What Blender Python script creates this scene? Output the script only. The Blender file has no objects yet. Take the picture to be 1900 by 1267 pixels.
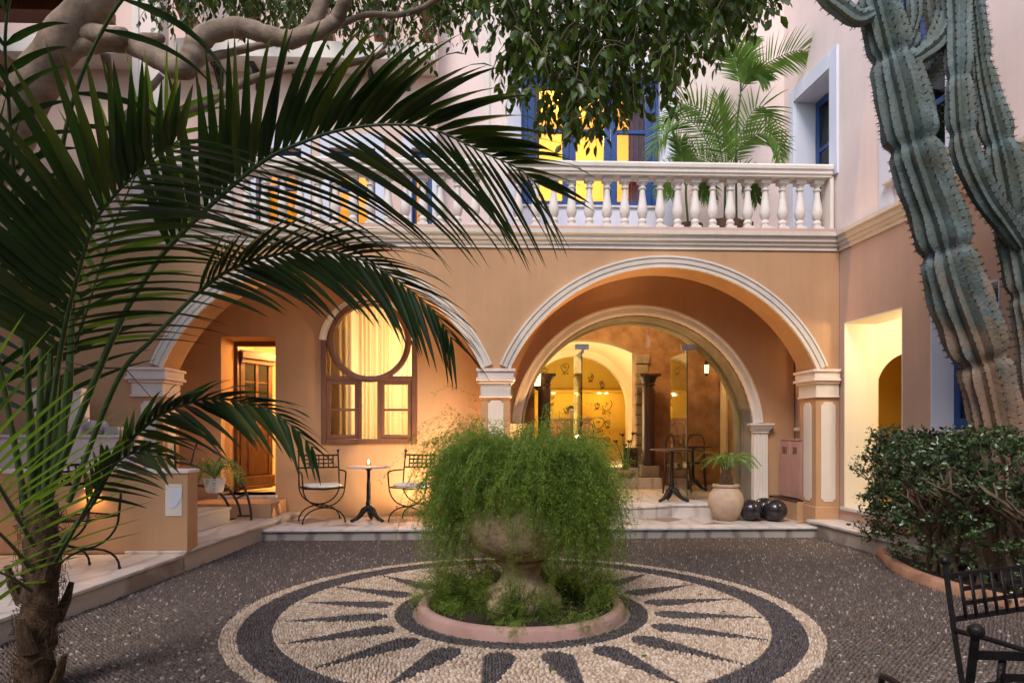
import bpy, math, random
import numpy as np
from mathutils import Vector, Matrix

R = math.radians
rnd = random.Random(7)
nrg = np.random.default_rng(11)
scene = bpy.context.scene
COL = scene.collection

# ------------------------------------------------------------------ camera
FPX, CAM_H, YAW = 1266.7, 1.34, R(2.2)          # focal length in photo pixels (1900 wide), 24 mm lens
cam_data = bpy.data.cameras.new('camera')
cam_data.sensor_width = 36.0
cam_data.lens = 24.0
cam_data.shift_y = (798.0 - 633.5) / 1900.0
cam_data.clip_start = 0.05
cam_data.clip_end = 2000.0
camera = bpy.data.objects.new('camera', cam_data)
COL.objects.link(camera)
camera.location = (0, 0, CAM_H)
camera.rotation_euler = (R(90), 0, -YAW)
scene.camera = camera

# ------------------------------------------------------------------ sky, sun, exposure
SUN_ELEV, SUN_AZ = R(48), R(205)                 # azimuth clockwise from +Y (north)
world = bpy.data.worlds.new('World')
scene.world = world
world.use_nodes = True
wn = world.node_tree
bg = wn.nodes['Background']
skyt = wn.nodes.new('ShaderNodeTexSky')
skyt.sky_type = 'NISHITA'
skyt.sun_disc = False
skyt.sun_elevation = SUN_ELEV
skyt.sun_rotation = SUN_AZ
skyt.air_density = 1.2
skyt.dust_density = 1.5
skyt.ozone_density = 2.5
wn.links.new(skyt.outputs[0], bg.inputs[0])
bg.inputs[1].default_value = 0.15
sun_data = bpy.data.lights.new('sun', 'SUN')
sun_data.energy = 1.4
sun_data.angle = R(20)
sun_data.color = (1.0, 0.88, 0.85)
sun = bpy.data.objects.new('sun', sun_data)
COL.objects.link(sun)
sdir = Vector((math.sin(SUN_AZ) * math.cos(SUN_ELEV), math.cos(SUN_AZ) * math.cos(SUN_ELEV), math.sin(SUN_ELEV)))
sun.rotation_euler = sdir.to_track_quat('Z', 'Y').to_euler()
vs = scene.view_settings
vs.view_transform = 'Standard'
vs.look = 'None'
vs.gamma = 1.0
vs.use_curve_mapping = False
vs.exposure = 0.80
cy = scene.cycles
cy.use_denoising = True
cy.max_bounces = 8
cy.diffuse_bounces = 4
cy.glossy_bounces = 4
cy.transmission_bounces = 6
cy.transparent_max_bounces = 24
cy.sample_clamp_indirect = 4.0
cy.caustics_reflective = False
cy.caustics_refractive = False

# ------------------------------------------------------------------ pixel helpers (photo pixel -> direction -> place on a known surface)
CA, SA = math.cos(YAW), math.sin(YAW)
def ray(px, py):
    x = (px - 950.0) / FPX
    return Vector((x * CA + SA, -x * SA + CA, (798.0 - py) / FPX))
def onY(px, py, Y):
    r = ray(px, py); t = Y / r.y
    return Vector((r.x * t, Y, CAM_H + r.z * t))
def onZ(px, py, Z):
    r = ray(px, py); t = (Z - CAM_H) / r.z
    return Vector((r.x * t, r.y * t, Z))
def onD(px, py, d):
    r = ray(px, py)
    return Vector((r.x * d, r.y * d, CAM_H + r.z * d))

# ------------------------------------------------------------------ materials
MATS = {}
def _nt(name):
    m = bpy.data.materials.new(name); m.use_nodes = True
    MATS[name] = m
    nt = m.node_tree
    return m, nt, nt.nodes['Principled BSDF']
def _noise(nt, scale, detail=4, rough=0.6, coord='Object', stretch=None):
    tc = nt.nodes.new('ShaderNodeTexCoord')
    n = nt.nodes.new('ShaderNodeTexNoise')
    n.inputs['Scale'].default_value = scale
    n.inputs['Detail'].default_value = detail
    n.inputs['Roughness'].default_value = rough
    if stretch:
        mp = nt.nodes.new('ShaderNodeMapping')
        mp.inputs['Scale'].default_value = stretch
        nt.links.new(tc.outputs[coord], mp.inputs[0]); nt.links.new(mp.outputs[0], n.inputs['Vector'])
    else:
        nt.links.new(tc.outputs[coord], n.inputs['Vector'])
    return n
def _ramp(nt, src, stops):
    r = nt.nodes.new('ShaderNodeValToRGB')
    cr = r.color_ramp
    while len(cr.elements) < len(stops): cr.elements.new(0.5)
    for e, (p, c) in zip(cr.elements, stops):
        e.position = p; e.color = (c[0], c[1], c[2], 1)
    nt.links.new(src, r.inputs[0])
    return r
def mat(name, c1, c2=None, scale=3.0, rough=0.6, bump=0.0, bscale=60.0, metal=0.0, spec=0.5, stretch=None, detail=5, lo=0.35, hi=0.65, rv=0.0, sheen=0):
    """principled material with two noise-blended colours and a fine bump"""
    m, nt, b = _nt(name)
    c2 = c2 or c1
    n = _noise(nt, scale, detail, 0.62, stretch=stretch)
    r = _ramp(nt, n.outputs['Fac'], [(lo, c1), (hi, c2)])
    nt.links.new(r.outputs[0], b.inputs['Base Color'])
    b.inputs['Roughness'].default_value = rough
    b.inputs['Metallic'].default_value = metal
    b.inputs['Specular IOR Level'].default_value = spec
    if rv:
        mr = nt.nodes.new('ShaderNodeMapRange')
        mr.inputs[3].default_value = rough - rv; mr.inputs[4].default_value = rough + rv
        nt.links.new(n.outputs['Fac'], mr.inputs[0]); nt.links.new(mr.outputs[0], b.inputs['Roughness'])
    if bump:
        n2 = _noise(nt, bscale, 4, 0.6, stretch=stretch)
        bp = nt.nodes.new('ShaderNodeBump')
        bp.inputs['Strength'].default_value = bump
        bp.inputs['Distance'].default_value = 0.01
        nt.links.new(n2.outputs['Fac'], bp.inputs['Height']); nt.links.new(bp.outputs[0], b.inputs['Normal'])
    return m
def plaster(name, c, var=0.10, stain=0.12, bump=0.25):
    """painted render: broad mottling, vertical rain streaks, trowel relief"""
    m, nt, b = _nt(name)
    lo = [v * (1 - var) for v in c]; hi = [min(1, v * (1 + var * 0.6)) for v in c]
    n1 = _noise(nt, 0.9, 6, 0.6)
    r1 = _ramp(nt, n1.outputs['Fac'], [(0.3, lo), (0.7, hi)])
    n2 = _noise(nt, 1.6, 5, 0.7, stretch=(3.0, 3.0, 0.25))
    r2 = _ramp(nt, n2.outputs['Fac'], [(0.35, (1 - stain,) * 3), (0.62, (1, 1, 1))])
    mx = nt.nodes.new('ShaderNodeMixRGB'); mx.blend_type = 'MULTIPLY'; mx.inputs[0].default_value = 1.0
    nt.links.new(r1.outputs[0], mx.inputs[1]); nt.links.new(r2.outputs[0], mx.inputs[2])
    nt.links.new(mx.outputs[0], b.inputs['Base Color'])
    b.inputs['Roughness'].default_value = 0.85
    b.inputs['Specular IOR Level'].default_value = 0.25
    n3 = _noise(nt, 9, 6, 0.65)
    n4 = _noise(nt, 140, 3, 0.6)
    ad = nt.nodes.new('ShaderNodeMath'); ad.operation = 'MULTIPLY_ADD'; ad.inputs[1].default_value = 0.35
    nt.links.new(n4.outputs['Fac'], ad.inputs[0]); nt.links.new(n3.outputs['Fac'], ad.inputs[2])
    bp = nt.nodes.new('ShaderNodeBump'); bp.inputs['Strength'].default_value = bump; bp.inputs['Distance'].default_value = 0.012
    nt.links.new(ad.outputs[0], bp.inputs['Height']); nt.links.new(bp.outputs[0], b.inputs['Normal'])
    return m
def leafmat(name, c1, c2, rough=0.35, trans=0.25, attr=None, tcol=None, scale=6):
    """leaf: principled with some light shining through, colour varied per leaf"""
    m, nt, b = _nt(name)
    out = nt.nodes['Material Output']
    if attr:
        at = nt.nodes.new('ShaderNodeAttribute'); at.attribute_name = attr
        r = _ramp(nt, at.outputs['Fac'], [(0.0, c1), (1.0, c2)])
    else:
        n = _noise(nt, scale, 3)
        r = _ramp(nt, n.outputs['Fac'], [(0.3, c1), (0.7, c2)])
    nt.links.new(r.outputs[0], b.inputs['Base Color'])
    b.inputs['Roughness'].default_value = rough
    b.inputs['Specular IOR Level'].default_value = 0.5
    tr = nt.nodes.new('ShaderNodeBsdfTranslucent')
    mm = nt.nodes.new('ShaderNodeMixRGB'); mm.blend_type = 'MULTIPLY'; mm.inputs[0].default_value = 1.0
    mm.inputs[2].default_value = (*(tcol or (1.5, 1.7, 0.5)), 1)
    nt.links.new(r.outputs[0], mm.inputs[1]); nt.links.new(mm.outputs[0], tr.inputs[0])
    ms = nt.nodes.new('ShaderNodeMixShader'); ms.inputs[0].default_value = trans
    nt.links.new(b.outputs[0], ms.inputs[1]); nt.links.new(tr.outputs[0], ms.inputs[2])
    nt.links.new(ms.outputs[0], out.inputs[0])
    return m
def emit(name, c, s):
    m, nt, b = _nt(name)
    b.inputs['Base Color'].default_value = (*c, 1)
    b.inputs['Emission Color'].default_value = (*c, 1)
    b.inputs['Emission Strength'].default_value = s
    return m
def glass(name, tint=(0.96, 0.98, 0.96), refl=1.0):
    m, nt, b = _nt(name)
    nt.nodes.remove(b)
    out = nt.nodes['Material Output']
    t = nt.nodes.new('ShaderNodeBsdfTransparent'); t.inputs[0].default_value = (*tint, 1)
    g = nt.nodes.new('ShaderNodeBsdfGlossy'); g.inputs['Roughness'].default_value = 0.01
    f = nt.nodes.new('ShaderNodeFresnel'); f.inputs[0].default_value = 1.5
    k = nt.nodes.new('ShaderNodeMath'); k.operation = 'MULTIPLY'; k.inputs[1].default_value = refl
    nt.links.new(f.outputs[0], k.inputs[0])
    ms = nt.nodes.new('ShaderNodeMixShader')
    nt.links.new(k.outputs[0], ms.inputs[0]); nt.links.new(t.outputs[0], ms.inputs[1]); nt.links.new(g.outputs[0], ms.inputs[2])
    nt.links.new(ms.outputs[0], out.inputs[0])
    return m
def marble(name, base, vein, scale=2.2, rough=0.28):
    m, nt, b = _nt(name)
    n = _noise(nt, scale, 8, 0.7)
    w = nt.nodes.new('ShaderNodeTexWave'); w.inputs['Scale'].default_value = scale * 0.55
    w.inputs['Distortion'].default_value = 9; w.inputs['Detail'].default_value = 5
    tc = nt.nodes.new('ShaderNodeTexCoord'); nt.links.new(tc.outputs['Object'], w.inputs[0])
    r1 = _ramp(nt, n.outputs['Fac'], [(0.3, [v * 0.8 for v in base]), (0.65, base)])
    r2 = _ramp(nt, w.outputs['Fac'], [(0.0, (0, 0, 0)), (0.1, (0.35,) * 3), (0.28, (1, 1, 1))])
    mx = nt.nodes.new('ShaderNodeMixRGB'); mx.inputs[1].default_value = (*vein, 1)
    nt.links.new(r2.outputs[0], mx.inputs[0]); nt.links.new(r1.outputs[0], mx.inputs[2])
    nt.links.new(mx.outputs[0], b.inputs['Base Color'])
    rr = nt.nodes.new('ShaderNodeMapRange'); rr.inputs[3].default_value = rough - 0.08; rr.inputs[4].default_value = rough + 0.18
    nt.links.new(n.outputs['Fac'], rr.inputs[0]); nt.links.new(rr.outputs[0], b.inputs['Roughness'])
    return m

# ------------------------------------------------------------------ mesh builder
class MB:
    def __init__(self, M=None):
        self.v = []; self.f = []; self.M = M
    def add(self, vs_, fs):
        o = len(self.v)
        M = self.M
        for p in vs_:
            p = Vector(p)
            self.v.append(tuple(M @ p) if M is not None else tuple(p))
        for f in fs: self.f.append(tuple(i + o for i in f))
        return self
    def box(self, x0, x1, y0, y1, z0, z1):
        return self.add([(x0,y0,z0),(x1,y0,z0),(x1,y1,z0),(x0,y1,z0),(x0,y0,z1),(x1,y0,z1),(x1,y1,z1),(x0,y1,z1)],
                        [(3,2,1,0),(4,5,6,7),(0,1,5,4),(1,2,6,5),(2,3,7,6),(3,0,4,7)])
    def cyl(self, p0, p1, r0, r1=None, n=12, cap=True):
        return self.tube([p0, p1], [r0, r0 if r1 is None else r1], n, cap)
    def tube(self, pts, rad, n=8, cap=True, flat=1.0, up0=None):
        pts = [Vector(p) for p in pts]
        if not hasattr(rad, '__len__'): rad = [rad] * len(pts)
        vs_, fs = [], []
        t0 = (pts[1] - pts[0]).normalized()
        up = Vector(up0) if up0 else (Vector((0,0,1)) if abs(t0.z) < 0.9 else Vector((1,0,0)))
        a = t0.cross(up).normalized()
        for i, p in enumerate(pts):
            t = (pts[min(i+1,len(pts)-1)] - pts[max(i-1,0)])
            if t.length < 1e-9: t = t0
            t = t.normalized()
            a = (a - t * a.dot(t)).normalized()
            b = t.cross(a)
            for k in range(n):
                q = 2 * math.pi * k / n
                vs_.append(p + (a * math.cos(q) + b * math.sin(q) * flat) * rad[i])
        for i in range(len(pts) - 1):
            for k in range(n):
                k2 = (k + 1) % n
                fs.append((i*n+k, i*n+k2, (i+1)*n+k2, (i+1)*n+k))
        if cap:
            fs.append(tuple(reversed(range(n)))); L = (len(pts)-1)*n
            fs.append(tuple(L + k for k in range(n)))
        return self.add(vs_, fs)
    def lathe(self, prof, c=(0,0,0), n=24, a0=0.0, a1=2*math.pi):
        """prof: list of (r, z)"""
        full = abs(a1 - a0 - 2*math.pi) < 1e-6
        m = n if full else n + 1
        vs_, fs = [], []
        for r, z in prof:
            for k in range(m):
                q = a0 + (a1 - a0) * k / n
                vs_.append((c[0] + r*math.cos(q), c[1] + r*math.sin(q), c[2] + z))
        for i in range(len(prof)-1):
            for k in range(n):
                k2 = (k+1) % m
                fs.append((i*m+k, i*m+k2, (i+1)*m+k2, (i+1)*m+k))
        if full:
            if prof[0][0] > 1e-4: fs.append(tuple(reversed(range(m))))
            if prof[-1][0] > 1e-4: fs.append(tuple((len(prof)-1)*m + k for k in range(m)))
        return self.add(vs_, fs)
    def sphere(self, c, r, n=16, m=10, sz=1.0):
        return self.lathe([(max(r*math.sin(math.pi*i/m), 0.0), -r*sz*math.cos(math.pi*i/m)) for i in range(m+1)], c, n)
    def prism(self, poly, axis, h0, h1):
        """extrude a 2-D polygon. axis 'y': poly=(x,z); 'x': poly=(y,z); 'z': poly=(x,y)"""
        n = len(poly)
        def P(p, h):
            return {'y': (p[0], h, p[1]), 'x': (h, p[0], p[1]), 'z': (p[0], p[1], h)}[axis]
        vs_ = [P(p, h0) for p in poly] + [P(p, h1) for p in poly]
        fs = [tuple(range(n)), tuple(reversed(range(n, 2*n)))] + [(i, i+n, (i+1)%n+n, (i+1)%n) for i in range(n)]
        return self.add(vs_, fs)
    def sweep(self, path, prof, normals, cap=True, closed=False):
        """sweep a section (a,b) along a path: a along normals[i][0], b along normals[i][1]"""
        n = len(prof); vs_, fs = [], []
        for p, (na, nb) in zip(path, normals):
            p = Vector(p); na = Vector(na); nb = Vector(nb)
            for a, b in prof: vs_.append(p + na*a + nb*b)
        m = len(path)
        for i in range(m if closed else m-1):
            j = (i+1) % m
            for k in range(n):
                k2 = (k+1) % n
                fs.append((i*n+k, j*n+k, j*n+k2, i*n+k2))
        if cap and not closed:
            fs.append(tuple(range(n))); fs.append(tuple(reversed([(m-1)*n+k for k in range(n)])))
        return self.add(vs_, fs)
    def build(self, name, material, parent=None, smooth=True, ang=35, bevel=0.0, seg=2):
        me = bpy.data.meshes.new(name)
        me.from_pydata(self.v, [], self.f)
        me.validate()
        return finish(name, me, material, parent, smooth, ang, bevel, seg)

def fixnormals(me):
    import bmesh
    bm = bmesh.new(); bm.from_mesh(me)
    bmesh.ops.recalc_face_normals(bm, faces=bm.faces)
    bm.to_mesh(me); bm.free()

def finish(name, me, material, parent=None, smooth=True, ang=35, bevel=0.0, seg=2, recalc=True):
    if recalc and len(me.polygons) < 60000: fixnormals(me)
    if smooth:
        me.shade_smooth()
        if ang < 170: me.set_sharp_from_angle(angle=R(ang))
    if material: me.materials.append(MATS[material] if isinstance(material, str) else material)
    o = bpy.data.objects.new(name, me)
    COL.objects.link(o)
    if parent: o.parent = parent
    if bevel:
        b = o.modifiers.new('bevel', 'BEVEL'); b.width = bevel; b.segments = seg; b.limit_method = 'ANGLE'; b.angle_limit = R(40)
    return o

def npmesh(name, V, F, material, parent=None, attr=None, attrname='tone', smooth=True):
    """fast mesh: V (n,3); F (m,3) or (m,4) int; attr per face or per vertex float"""
    me = bpy.data.meshes.new(name)
    V = np.ascontiguousarray(V, dtype=np.float32); F = np.ascontiguousarray(F, dtype=np.int32)
    k = F.shape[1]
    me.vertices.add(len(V)); me.vertices.foreach_set('co', V.ravel())
    me.loops.add(F.size); me.loops.foreach_set('vertex_index', F.ravel())
    me.polygons.add(len(F)); me.polygons.foreach_set('loop_start', np.arange(0, F.size, k, dtype=np.int32))
    if attr is not None:
        dom = 'POINT' if len(attr) == len(V) else 'FACE'
        at = me.attributes.new(attrname, 'FLOAT', dom); at.data.foreach_set('value', np.ascontiguousarray(attr, dtype=np.float32))
    me.update(calc_edges=True)
    me.validate()
    if smooth: me.shade_smooth()
    if material: me.materials.append(MATS[material])
    o = bpy.data.objects.new(name, me); COL.objects.link(o)
    if parent: o.parent = parent
    return o

# ------------------------------------------------------------------ scene-graph helpers
def tag(o, label=None, cat=None, group=None, kind=None):
    if label: o['label'] = label
    if cat: o['category'] = cat
    if group: o['group'] = group
    if kind: o['kind'] = kind
    return o
def thing(name, label, cat, loc=(0,0,0), rz=0.0, group=None, kind=None):
    o = bpy.data.objects.new(name, None); COL.objects.link(o)
    o.location = loc; o.rotation_euler = (0, 0, rz); o.empty_display_size = 0.1
    return tag(o, label, cat, group, kind)
def world_thing(name, label, cat, group=None, kind=None):
    return thing(name, label, cat, (0,0,0), 0, group, kind)
def copy_tree(o, parent=None):
    c = o.copy(); COL.objects.link(c)
    if parent is not None: c.parent = parent
    for ch in list(o.children): copy_tree(ch, c)
    return c
def lamp(name, loc, power, color, size=0.05, parent=None, kind='POINT', rot=None, spot=None, sx=None, sy=None):
    l = bpy.data.lights.new(name, kind); l.energy = power*0.80; l.color = color
    if kind in ('POINT', 'SPOT'): l.shadow_soft_size = size
    if kind == 'SPOT': l.spot_size = spot or R(90); l.spot_blend = 0.6
    if kind == 'AREA':
        l.shape = 'RECTANGLE'; l.size = sx; l.size_y = sy
    o = bpy.data.objects.new(name, l); COL.objects.link(o)
    o.location = loc
    if rot: o.rotation_euler = rot
    if parent: o.parent = parent
    return o
def arcpts(cx, cz, r, a0, a1, n):
    return [(cx + r*math.cos(a0+(a1-a0)*i/n), cz + r*math.sin(a0+(a1-a0)*i/n)) for i in range(n+1)]
def seg_circle(x0, x1, zs, za):
    h = (x1-x0)/2; s = za - zs; r = (h*h + s*s)/(2*s)
    return (x0+x1)/2, za - r, r
def wall_open(mb, xa, xb, z0, z1, y0, y1, ops, n=36):
    """wall slab in the x-z plane (thickness y0..y1) with openings
       ops: dict(x0,x1,zb,zt) rectangular, or + zs for a segmental arch springing at zs with apex zt"""
    ops = sorted(ops, key=lambda o: o['x0'])
    def quad(a, b, c, d): mb.add([a, b, c, d], [(0,1,2,3)])
    def panel(xl, xr, zl0, zr0, zl1, zr1):
        for y in (y0, y1): quad((xl,y,zl0),(xr,y,zr0),(xr,y,zr1),(xl,y,zl1))
    x = xa
    for o in ops:
        panel(x, o['x0'], z0, z0, z1, z1)
        X0, X1, zb, zt = o['x0'], o['x1'], o.get('zb', z0), o['zt']
        if 'zs' in o:
            cx, cz, r = seg_circle(X0, X1, o['zs'], zt)
            xs = []
            a0 = math.atan2(o['zs']-cz, X0-cx); a1 = math.atan2(o['zs']-cz, X1-cx)
            if a0 < 0: a0 += 2*math.pi
            pts = arcpts(cx, cz, r, a0, a1, n)
        else:
            pts = [(X0, zt), (X1, zt)]
        for (pa, qa), (pb, qb) in zip(pts[:-1], pts[1:]):
            panel(pa, pb, qa, qb, z1, z1)
            quad((pa,y0,qa),(pb,y0,qb),(pb,y1,qb),(pa,y1,qa))
        if zb > z0 + 1e-6:
            panel(X0, X1, z0, z0, zb, zb)
            quad((X0,y0,zb),(X1,y0,zb),(X1,y1,zb),(X0,y1,zb))
        quad((X0,y0,zb),(X0,y0,pts[0][1]),(X0,y1,pts[0][1]),(X0,y1,zb))
        quad((X1,y0,zb),(X1,y0,pts[-1][1]),(X1,y1,pts[-1][1]),(X1,y1,zb))
        x = X1
    panel(x, xb, z0, z0, z1, z1)
    quad((xa,y0,z1),(xb,y0,z1),(xb,y1,z1),(xa,y1,z1))
    quad((xa,y0,z0),(xb,y0,z0),(xb,y1,z0),(xa,y1,z0))
    quad((xa,y0,z0),(xa,y0,z1),(xa,y1,z1),(xa,y1,z0))
    quad((xb,y0,z0),(xb,y0,z1),(xb,y1,z1),(xb,y1,z0))
    return mb
def archivolt(mb, x0, x1, zs, za, y, prof, n=48):
    """moulding round a segmental arch; prof (radial outward, proud towards -y)"""
    cx, cz, r = seg_circle(x0, x1, zs, za)
    a0 = math.atan2(zs-cz, x0-cx); a1 = math.atan2(zs-cz, x1-cx)
    if a0 < 0: a0 += 2*math.pi
    path, nr = [], []
    for i in range(n+1):
        a = a0 + (a1-a0)*i/n
        d = Vector((math.cos(a), 0, math.sin(a)))
        path.append(Vector((cx, y, cz)) + d*r); nr.append((d, Vector((0,-1,0))))
    return mb.sweep(path, prof, nr)
def run_x(mb, x0, x1, y, z, prof):
    """straight moulding along x; prof (proud towards -y, up)"""
    return mb.sweep([(x0,y,z),(x1,y,z)], prof, [((0,-1,0),(0,0,1))]*2)
# ================================================================== materials of the building
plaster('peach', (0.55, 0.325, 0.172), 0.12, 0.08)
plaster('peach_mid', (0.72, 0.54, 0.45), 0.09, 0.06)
plaster('peach_light', (0.80, 0.665, 0.61), 0.08, 0.05)  # upper storey's stronger skylight is put into this paler colour
plaster('peach_wing', (0.54, 0.37, 0.285), 0.10, 0.06)  # lighting difference between wing and arcade is put into this less orange colour
plaster('cream_trim', (0.76, 0.69, 0.60), 0.06, 0.10, 0.12)
plaster('lavender_trim', (0.68, 0.71, 0.80), 0.05, 0.08, 0.12)
plaster('cream_room', (0.84, 0.76, 0.58), 0.05, 0.04, 0.1)
plaster('vault_cream', (0.84, 0.75, 0.54), 0.05, 0.04, 0.1)
plaster('gold_wall', (0.66, 0.42, 0.06), 0.10, 0.06, 0.1)
mat('stone_wall', (0.15, 0.075, 0.035), (0.38, 0.23, 0.12), 2.6, 0.9, 1.0, 14, lo=0.3, hi=0.7)
plaster('arch_stone', (0.30, 0.26, 0.20), 0.35, 0.25, 0.8)
marble('marble', (0.66, 0.60, 0.53), (0.46, 0.40, 0.35))
marble('marble_dark', (0.30, 0.22, 0.17), (0.20, 0.14, 0.10))
marble('marble_white', (0.74, 0.71, 0.68), (0.58, 0.55, 0.52))
marble('riser_stone', (0.50, 0.45, 0.39), (0.24, 0.20, 0.17), 1.6, 0.55)
mat('blue_paint', (0.010, 0.045, 0.17), (0.014, 0.065, 0.23), 8, 0.42, 0.15, 90)
mat('brown_wood', (0.12, 0.045, 0.018), (0.22, 0.085, 0.032), 7, 0.45, 0.3, 30, stretch=(9, 9, 0.8))
mat('window_wood', (0.13, 0.055, 0.028), (0.20, 0.085, 0.042), 7, 0.5, 0.25, 30, stretch=(9, 9, 0.8))
mat('dark_wood', (0.025, 0.010, 0.006), (0.05, 0.022, 0.012), 7, 0.4, 0.2, 30, stretch=(9, 9, 0.8))
mat('desk_wood', (0.16, 0.07, 0.025), (0.22, 0.10, 0.035), 7, 0.4, 0.2, 30, stretch=(0.8, 9, 9))
mat('iron', (0.012, 0.011, 0.011), (0.022, 0.019, 0.018), 30, 0.42, 0.35, 120, metal=0.6, rv=0.1)
mat('grey_metal', (0.45, 0.46, 0.50), (0.55, 0.56, 0.6), 10, 0.3, metal=0.9)
mat('cushion', (0.66, 0.62, 0.58), (0.74, 0.70, 0.66), 12, 0.9, 0.4, 200)
mat('pink_locker', (0.42, 0.22, 0.18), (0.46, 0.25, 0.20), 5, 0.5, 0.05, 60)
mat('black_glaze', (0.016, 0.014, 0.018), (0.03, 0.026, 0.03), 8, 0.16, 0.06, 20)
mat('terracotta_pale', (0.44, 0.31, 0.21), (0.56, 0.43, 0.32), 5, 0.8, 0.5, 40)
mat('rail_bronze', (0.03, 0.026, 0.028), (0.05, 0.045, 0.045), 20, 0.45, 0.2, 100, metal=0.5)
mat('curtain_red', (0.20, 0.03, 0.03), (0.26, 0.05, 0.05), 8, 0.9)
mat('paper_white', (0.7, 0.7, 0.68), None, 5, 0.8)
mat('ink', (0.06, 0.035, 0.01), (0.09, 0.05, 0.015), 30, 0.8)
glass('clear_glass', refl=0.7)
mat('glass_edge', (0.02, 0.035, 0.03), (0.04, 0.06, 0.05), 10, 0.2)
glass('dark_pane', (0.90, 0.88, 0.84), 1.0)
WARM, AMBER, GOLD = (1.0, 0.68, 0.36), (1.0, 0.52, 0.16), (1.0, 0.62, 0.18)
emit('flame', (1.0, 0.55, 0.18), 14)
emit('lamp_glow', (1.0, 0.60, 0.24), 3.5)
emit('downlight_glow', (1.0, 0.80, 0.5), 5)

FY, BY = 8.60, 9.72                               # arcade front, loggia back wall
Z1 = 3.93                                          # terrace floor

# ================================================================== the ground
g = MB(); g.box(-60, 60, -60, 60, -0.30, -0.012)
mat('mortar', (0.09, 0.08, 0.078), (0.14, 0.125, 0.12), 12, 0.95, 0.6, 90)
tag(g.build('ground', 'mortar', smooth=False), 'grey mortar bed of the courtyard floor', 'ground', kind='structure')

# ================================================================== the arcaded building
hb = world_thing('arcaded_building', 'peach two-storey building with two wide arches under a balustraded terrace', 'building')
L0, L1, LS, LA = -3.99, -0.057, 2.113, 3.42
R0, R1, RS, RA = 0.31, 4.232, 2.108, 3.403
m = wall_open(MB(), -7.6, 4.535, -0.02, Z1 - 0.10, FY, FY + 0.45,
              [dict(x0=L0, x1=L1, zs=LS, zt=LA), dict(x0=R0, x1=R1, zs=RS, zt=RA)], 44)
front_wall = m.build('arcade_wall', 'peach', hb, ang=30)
AP = [(0.0, -0.012), (0.0, 0.045), (0.035, 0.045), (0.035, 0.03), (0.05, 0.03), (0.055, 0.05), (0.095, 0.055), (0.10, 0.04), (0.115, 0.04), (0.12, 0.06), (0.145, 0.06), (0.15, -0.012)]
for (x0, x1, zs, za) in ((L0, L1, LS, LA), (R0, R1, RS, RA)):
    archivolt(MB(), x0, x1, zs, za, FY, AP, 56).build('arch_moulding', 'cream_trim', hb, ang=25)
# cornice under the terrace
CP = [(-0.01, 0.0), (0.02, 0.0), (0.02, 0.04), (0.045, 0.055), (0.05, 0.09), (0.075, 0.10), (0.08, 0.15), (0.115, 0.165), (0.12, 0.215), (-0.01, 0.215)]
run_x(MB(), -7.6, 4.5, FY, 3.635, CP).build('cornice', 'cream_trim', hb, ang=25)
# pillar capitals and shaft panels
def capital(x0, x1, y0, y1, zt, parent, trim='cream_trim', left=True, right=True):
    """stepped impost: abacus, cavetto, neck band; returns nothing"""
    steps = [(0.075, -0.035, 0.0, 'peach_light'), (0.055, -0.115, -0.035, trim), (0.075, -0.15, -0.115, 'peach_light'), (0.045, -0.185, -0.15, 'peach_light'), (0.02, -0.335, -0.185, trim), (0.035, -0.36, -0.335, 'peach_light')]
    c = None
    for e, a, b, mt in steps:
        k = MB(); k.box(x0 - (e if left else -0.004), x1 + (e if right else -0.004), y0 - e, y1 + e, zt + a, zt + b)
        o = k.build('capital' if c is None else 'capital_band', mt, parent if c is None else c, bevel=0.006)
        if c is None: c = o
def panel_poly(xa, xb, za, zb, s=0.035):
    return [(xa, za + s), (xa + s*0.4, za + s), (xa + s, za + s*0.4), (xa + s, za), (xb - s, za), (xb - s, za + s*0.4), (xb - s*0.4, za + s), (xb, za + s),
            (xb, zb - s), (xb - s*0.4, zb - s), (xb - s, zb - s*0.4), (xb - s, zb), (xa + s, zb), (xa + s, zb - s*0.4), (xa + s*0.4, zb - s), (xa, zb - s)]
capital(L1 + 0.012, R0 - 0.012, FY, FY + 0.45, 2.113, hb)
capital(R1 + 0.012, 4.53, FY, FY + 0.45, 2.118, hb, right=False)
capital(-4.345, L0 - 0.012, FY, FY + 0.45, 2.113, hb)
MB().prism(panel_poly(0.028, 0.225, 0.42, 1.715), 'y', FY - 0.008, FY + 0.01).build('pillar_panel', 'cream_trim', hb, bevel=0.003)
MB().prism(panel_poly(4.295, 4.485, 0.42, 1.70), 'y', FY - 0.008, FY + 0.01).build('pillar_panel', 'cream_trim', hb, bevel=0.003)
MB().prism(panel_poly(-4.255, -4.075, 0.75, 1.70), 'y', FY - 0.008, FY + 0.01).build('pillar_panel', 'cream_trim', hb, bevel=0.003)
MB().prism(panel_poly(FY + 0.12, FY + 0.33, 0.42, 1.70), 'x', R1 - 0.008, R1 + 0.01).build('pillar_panel', 'cream_trim', hb, bevel=0.003)
MB().prism(panel_poly(FY + 0.12, FY + 0.33, 0.75, 1.70), 'x', L0 - 0.01, L0 + 0.008).build('pillar_panel', 'cream_trim', hb, bevel=0.003)
for (a, b) in ((L1, R0), (R1, 4.535), (-4.345, L0)):
    k = MB(); k.box(a - 0.012, b + (0.012 if b < 4.5 else -0.005), FY - 0.014, FY + 0.464, 0.10, 0.36); k.build('pillar_base', 'peach', hb, bevel=0.01)
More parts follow.
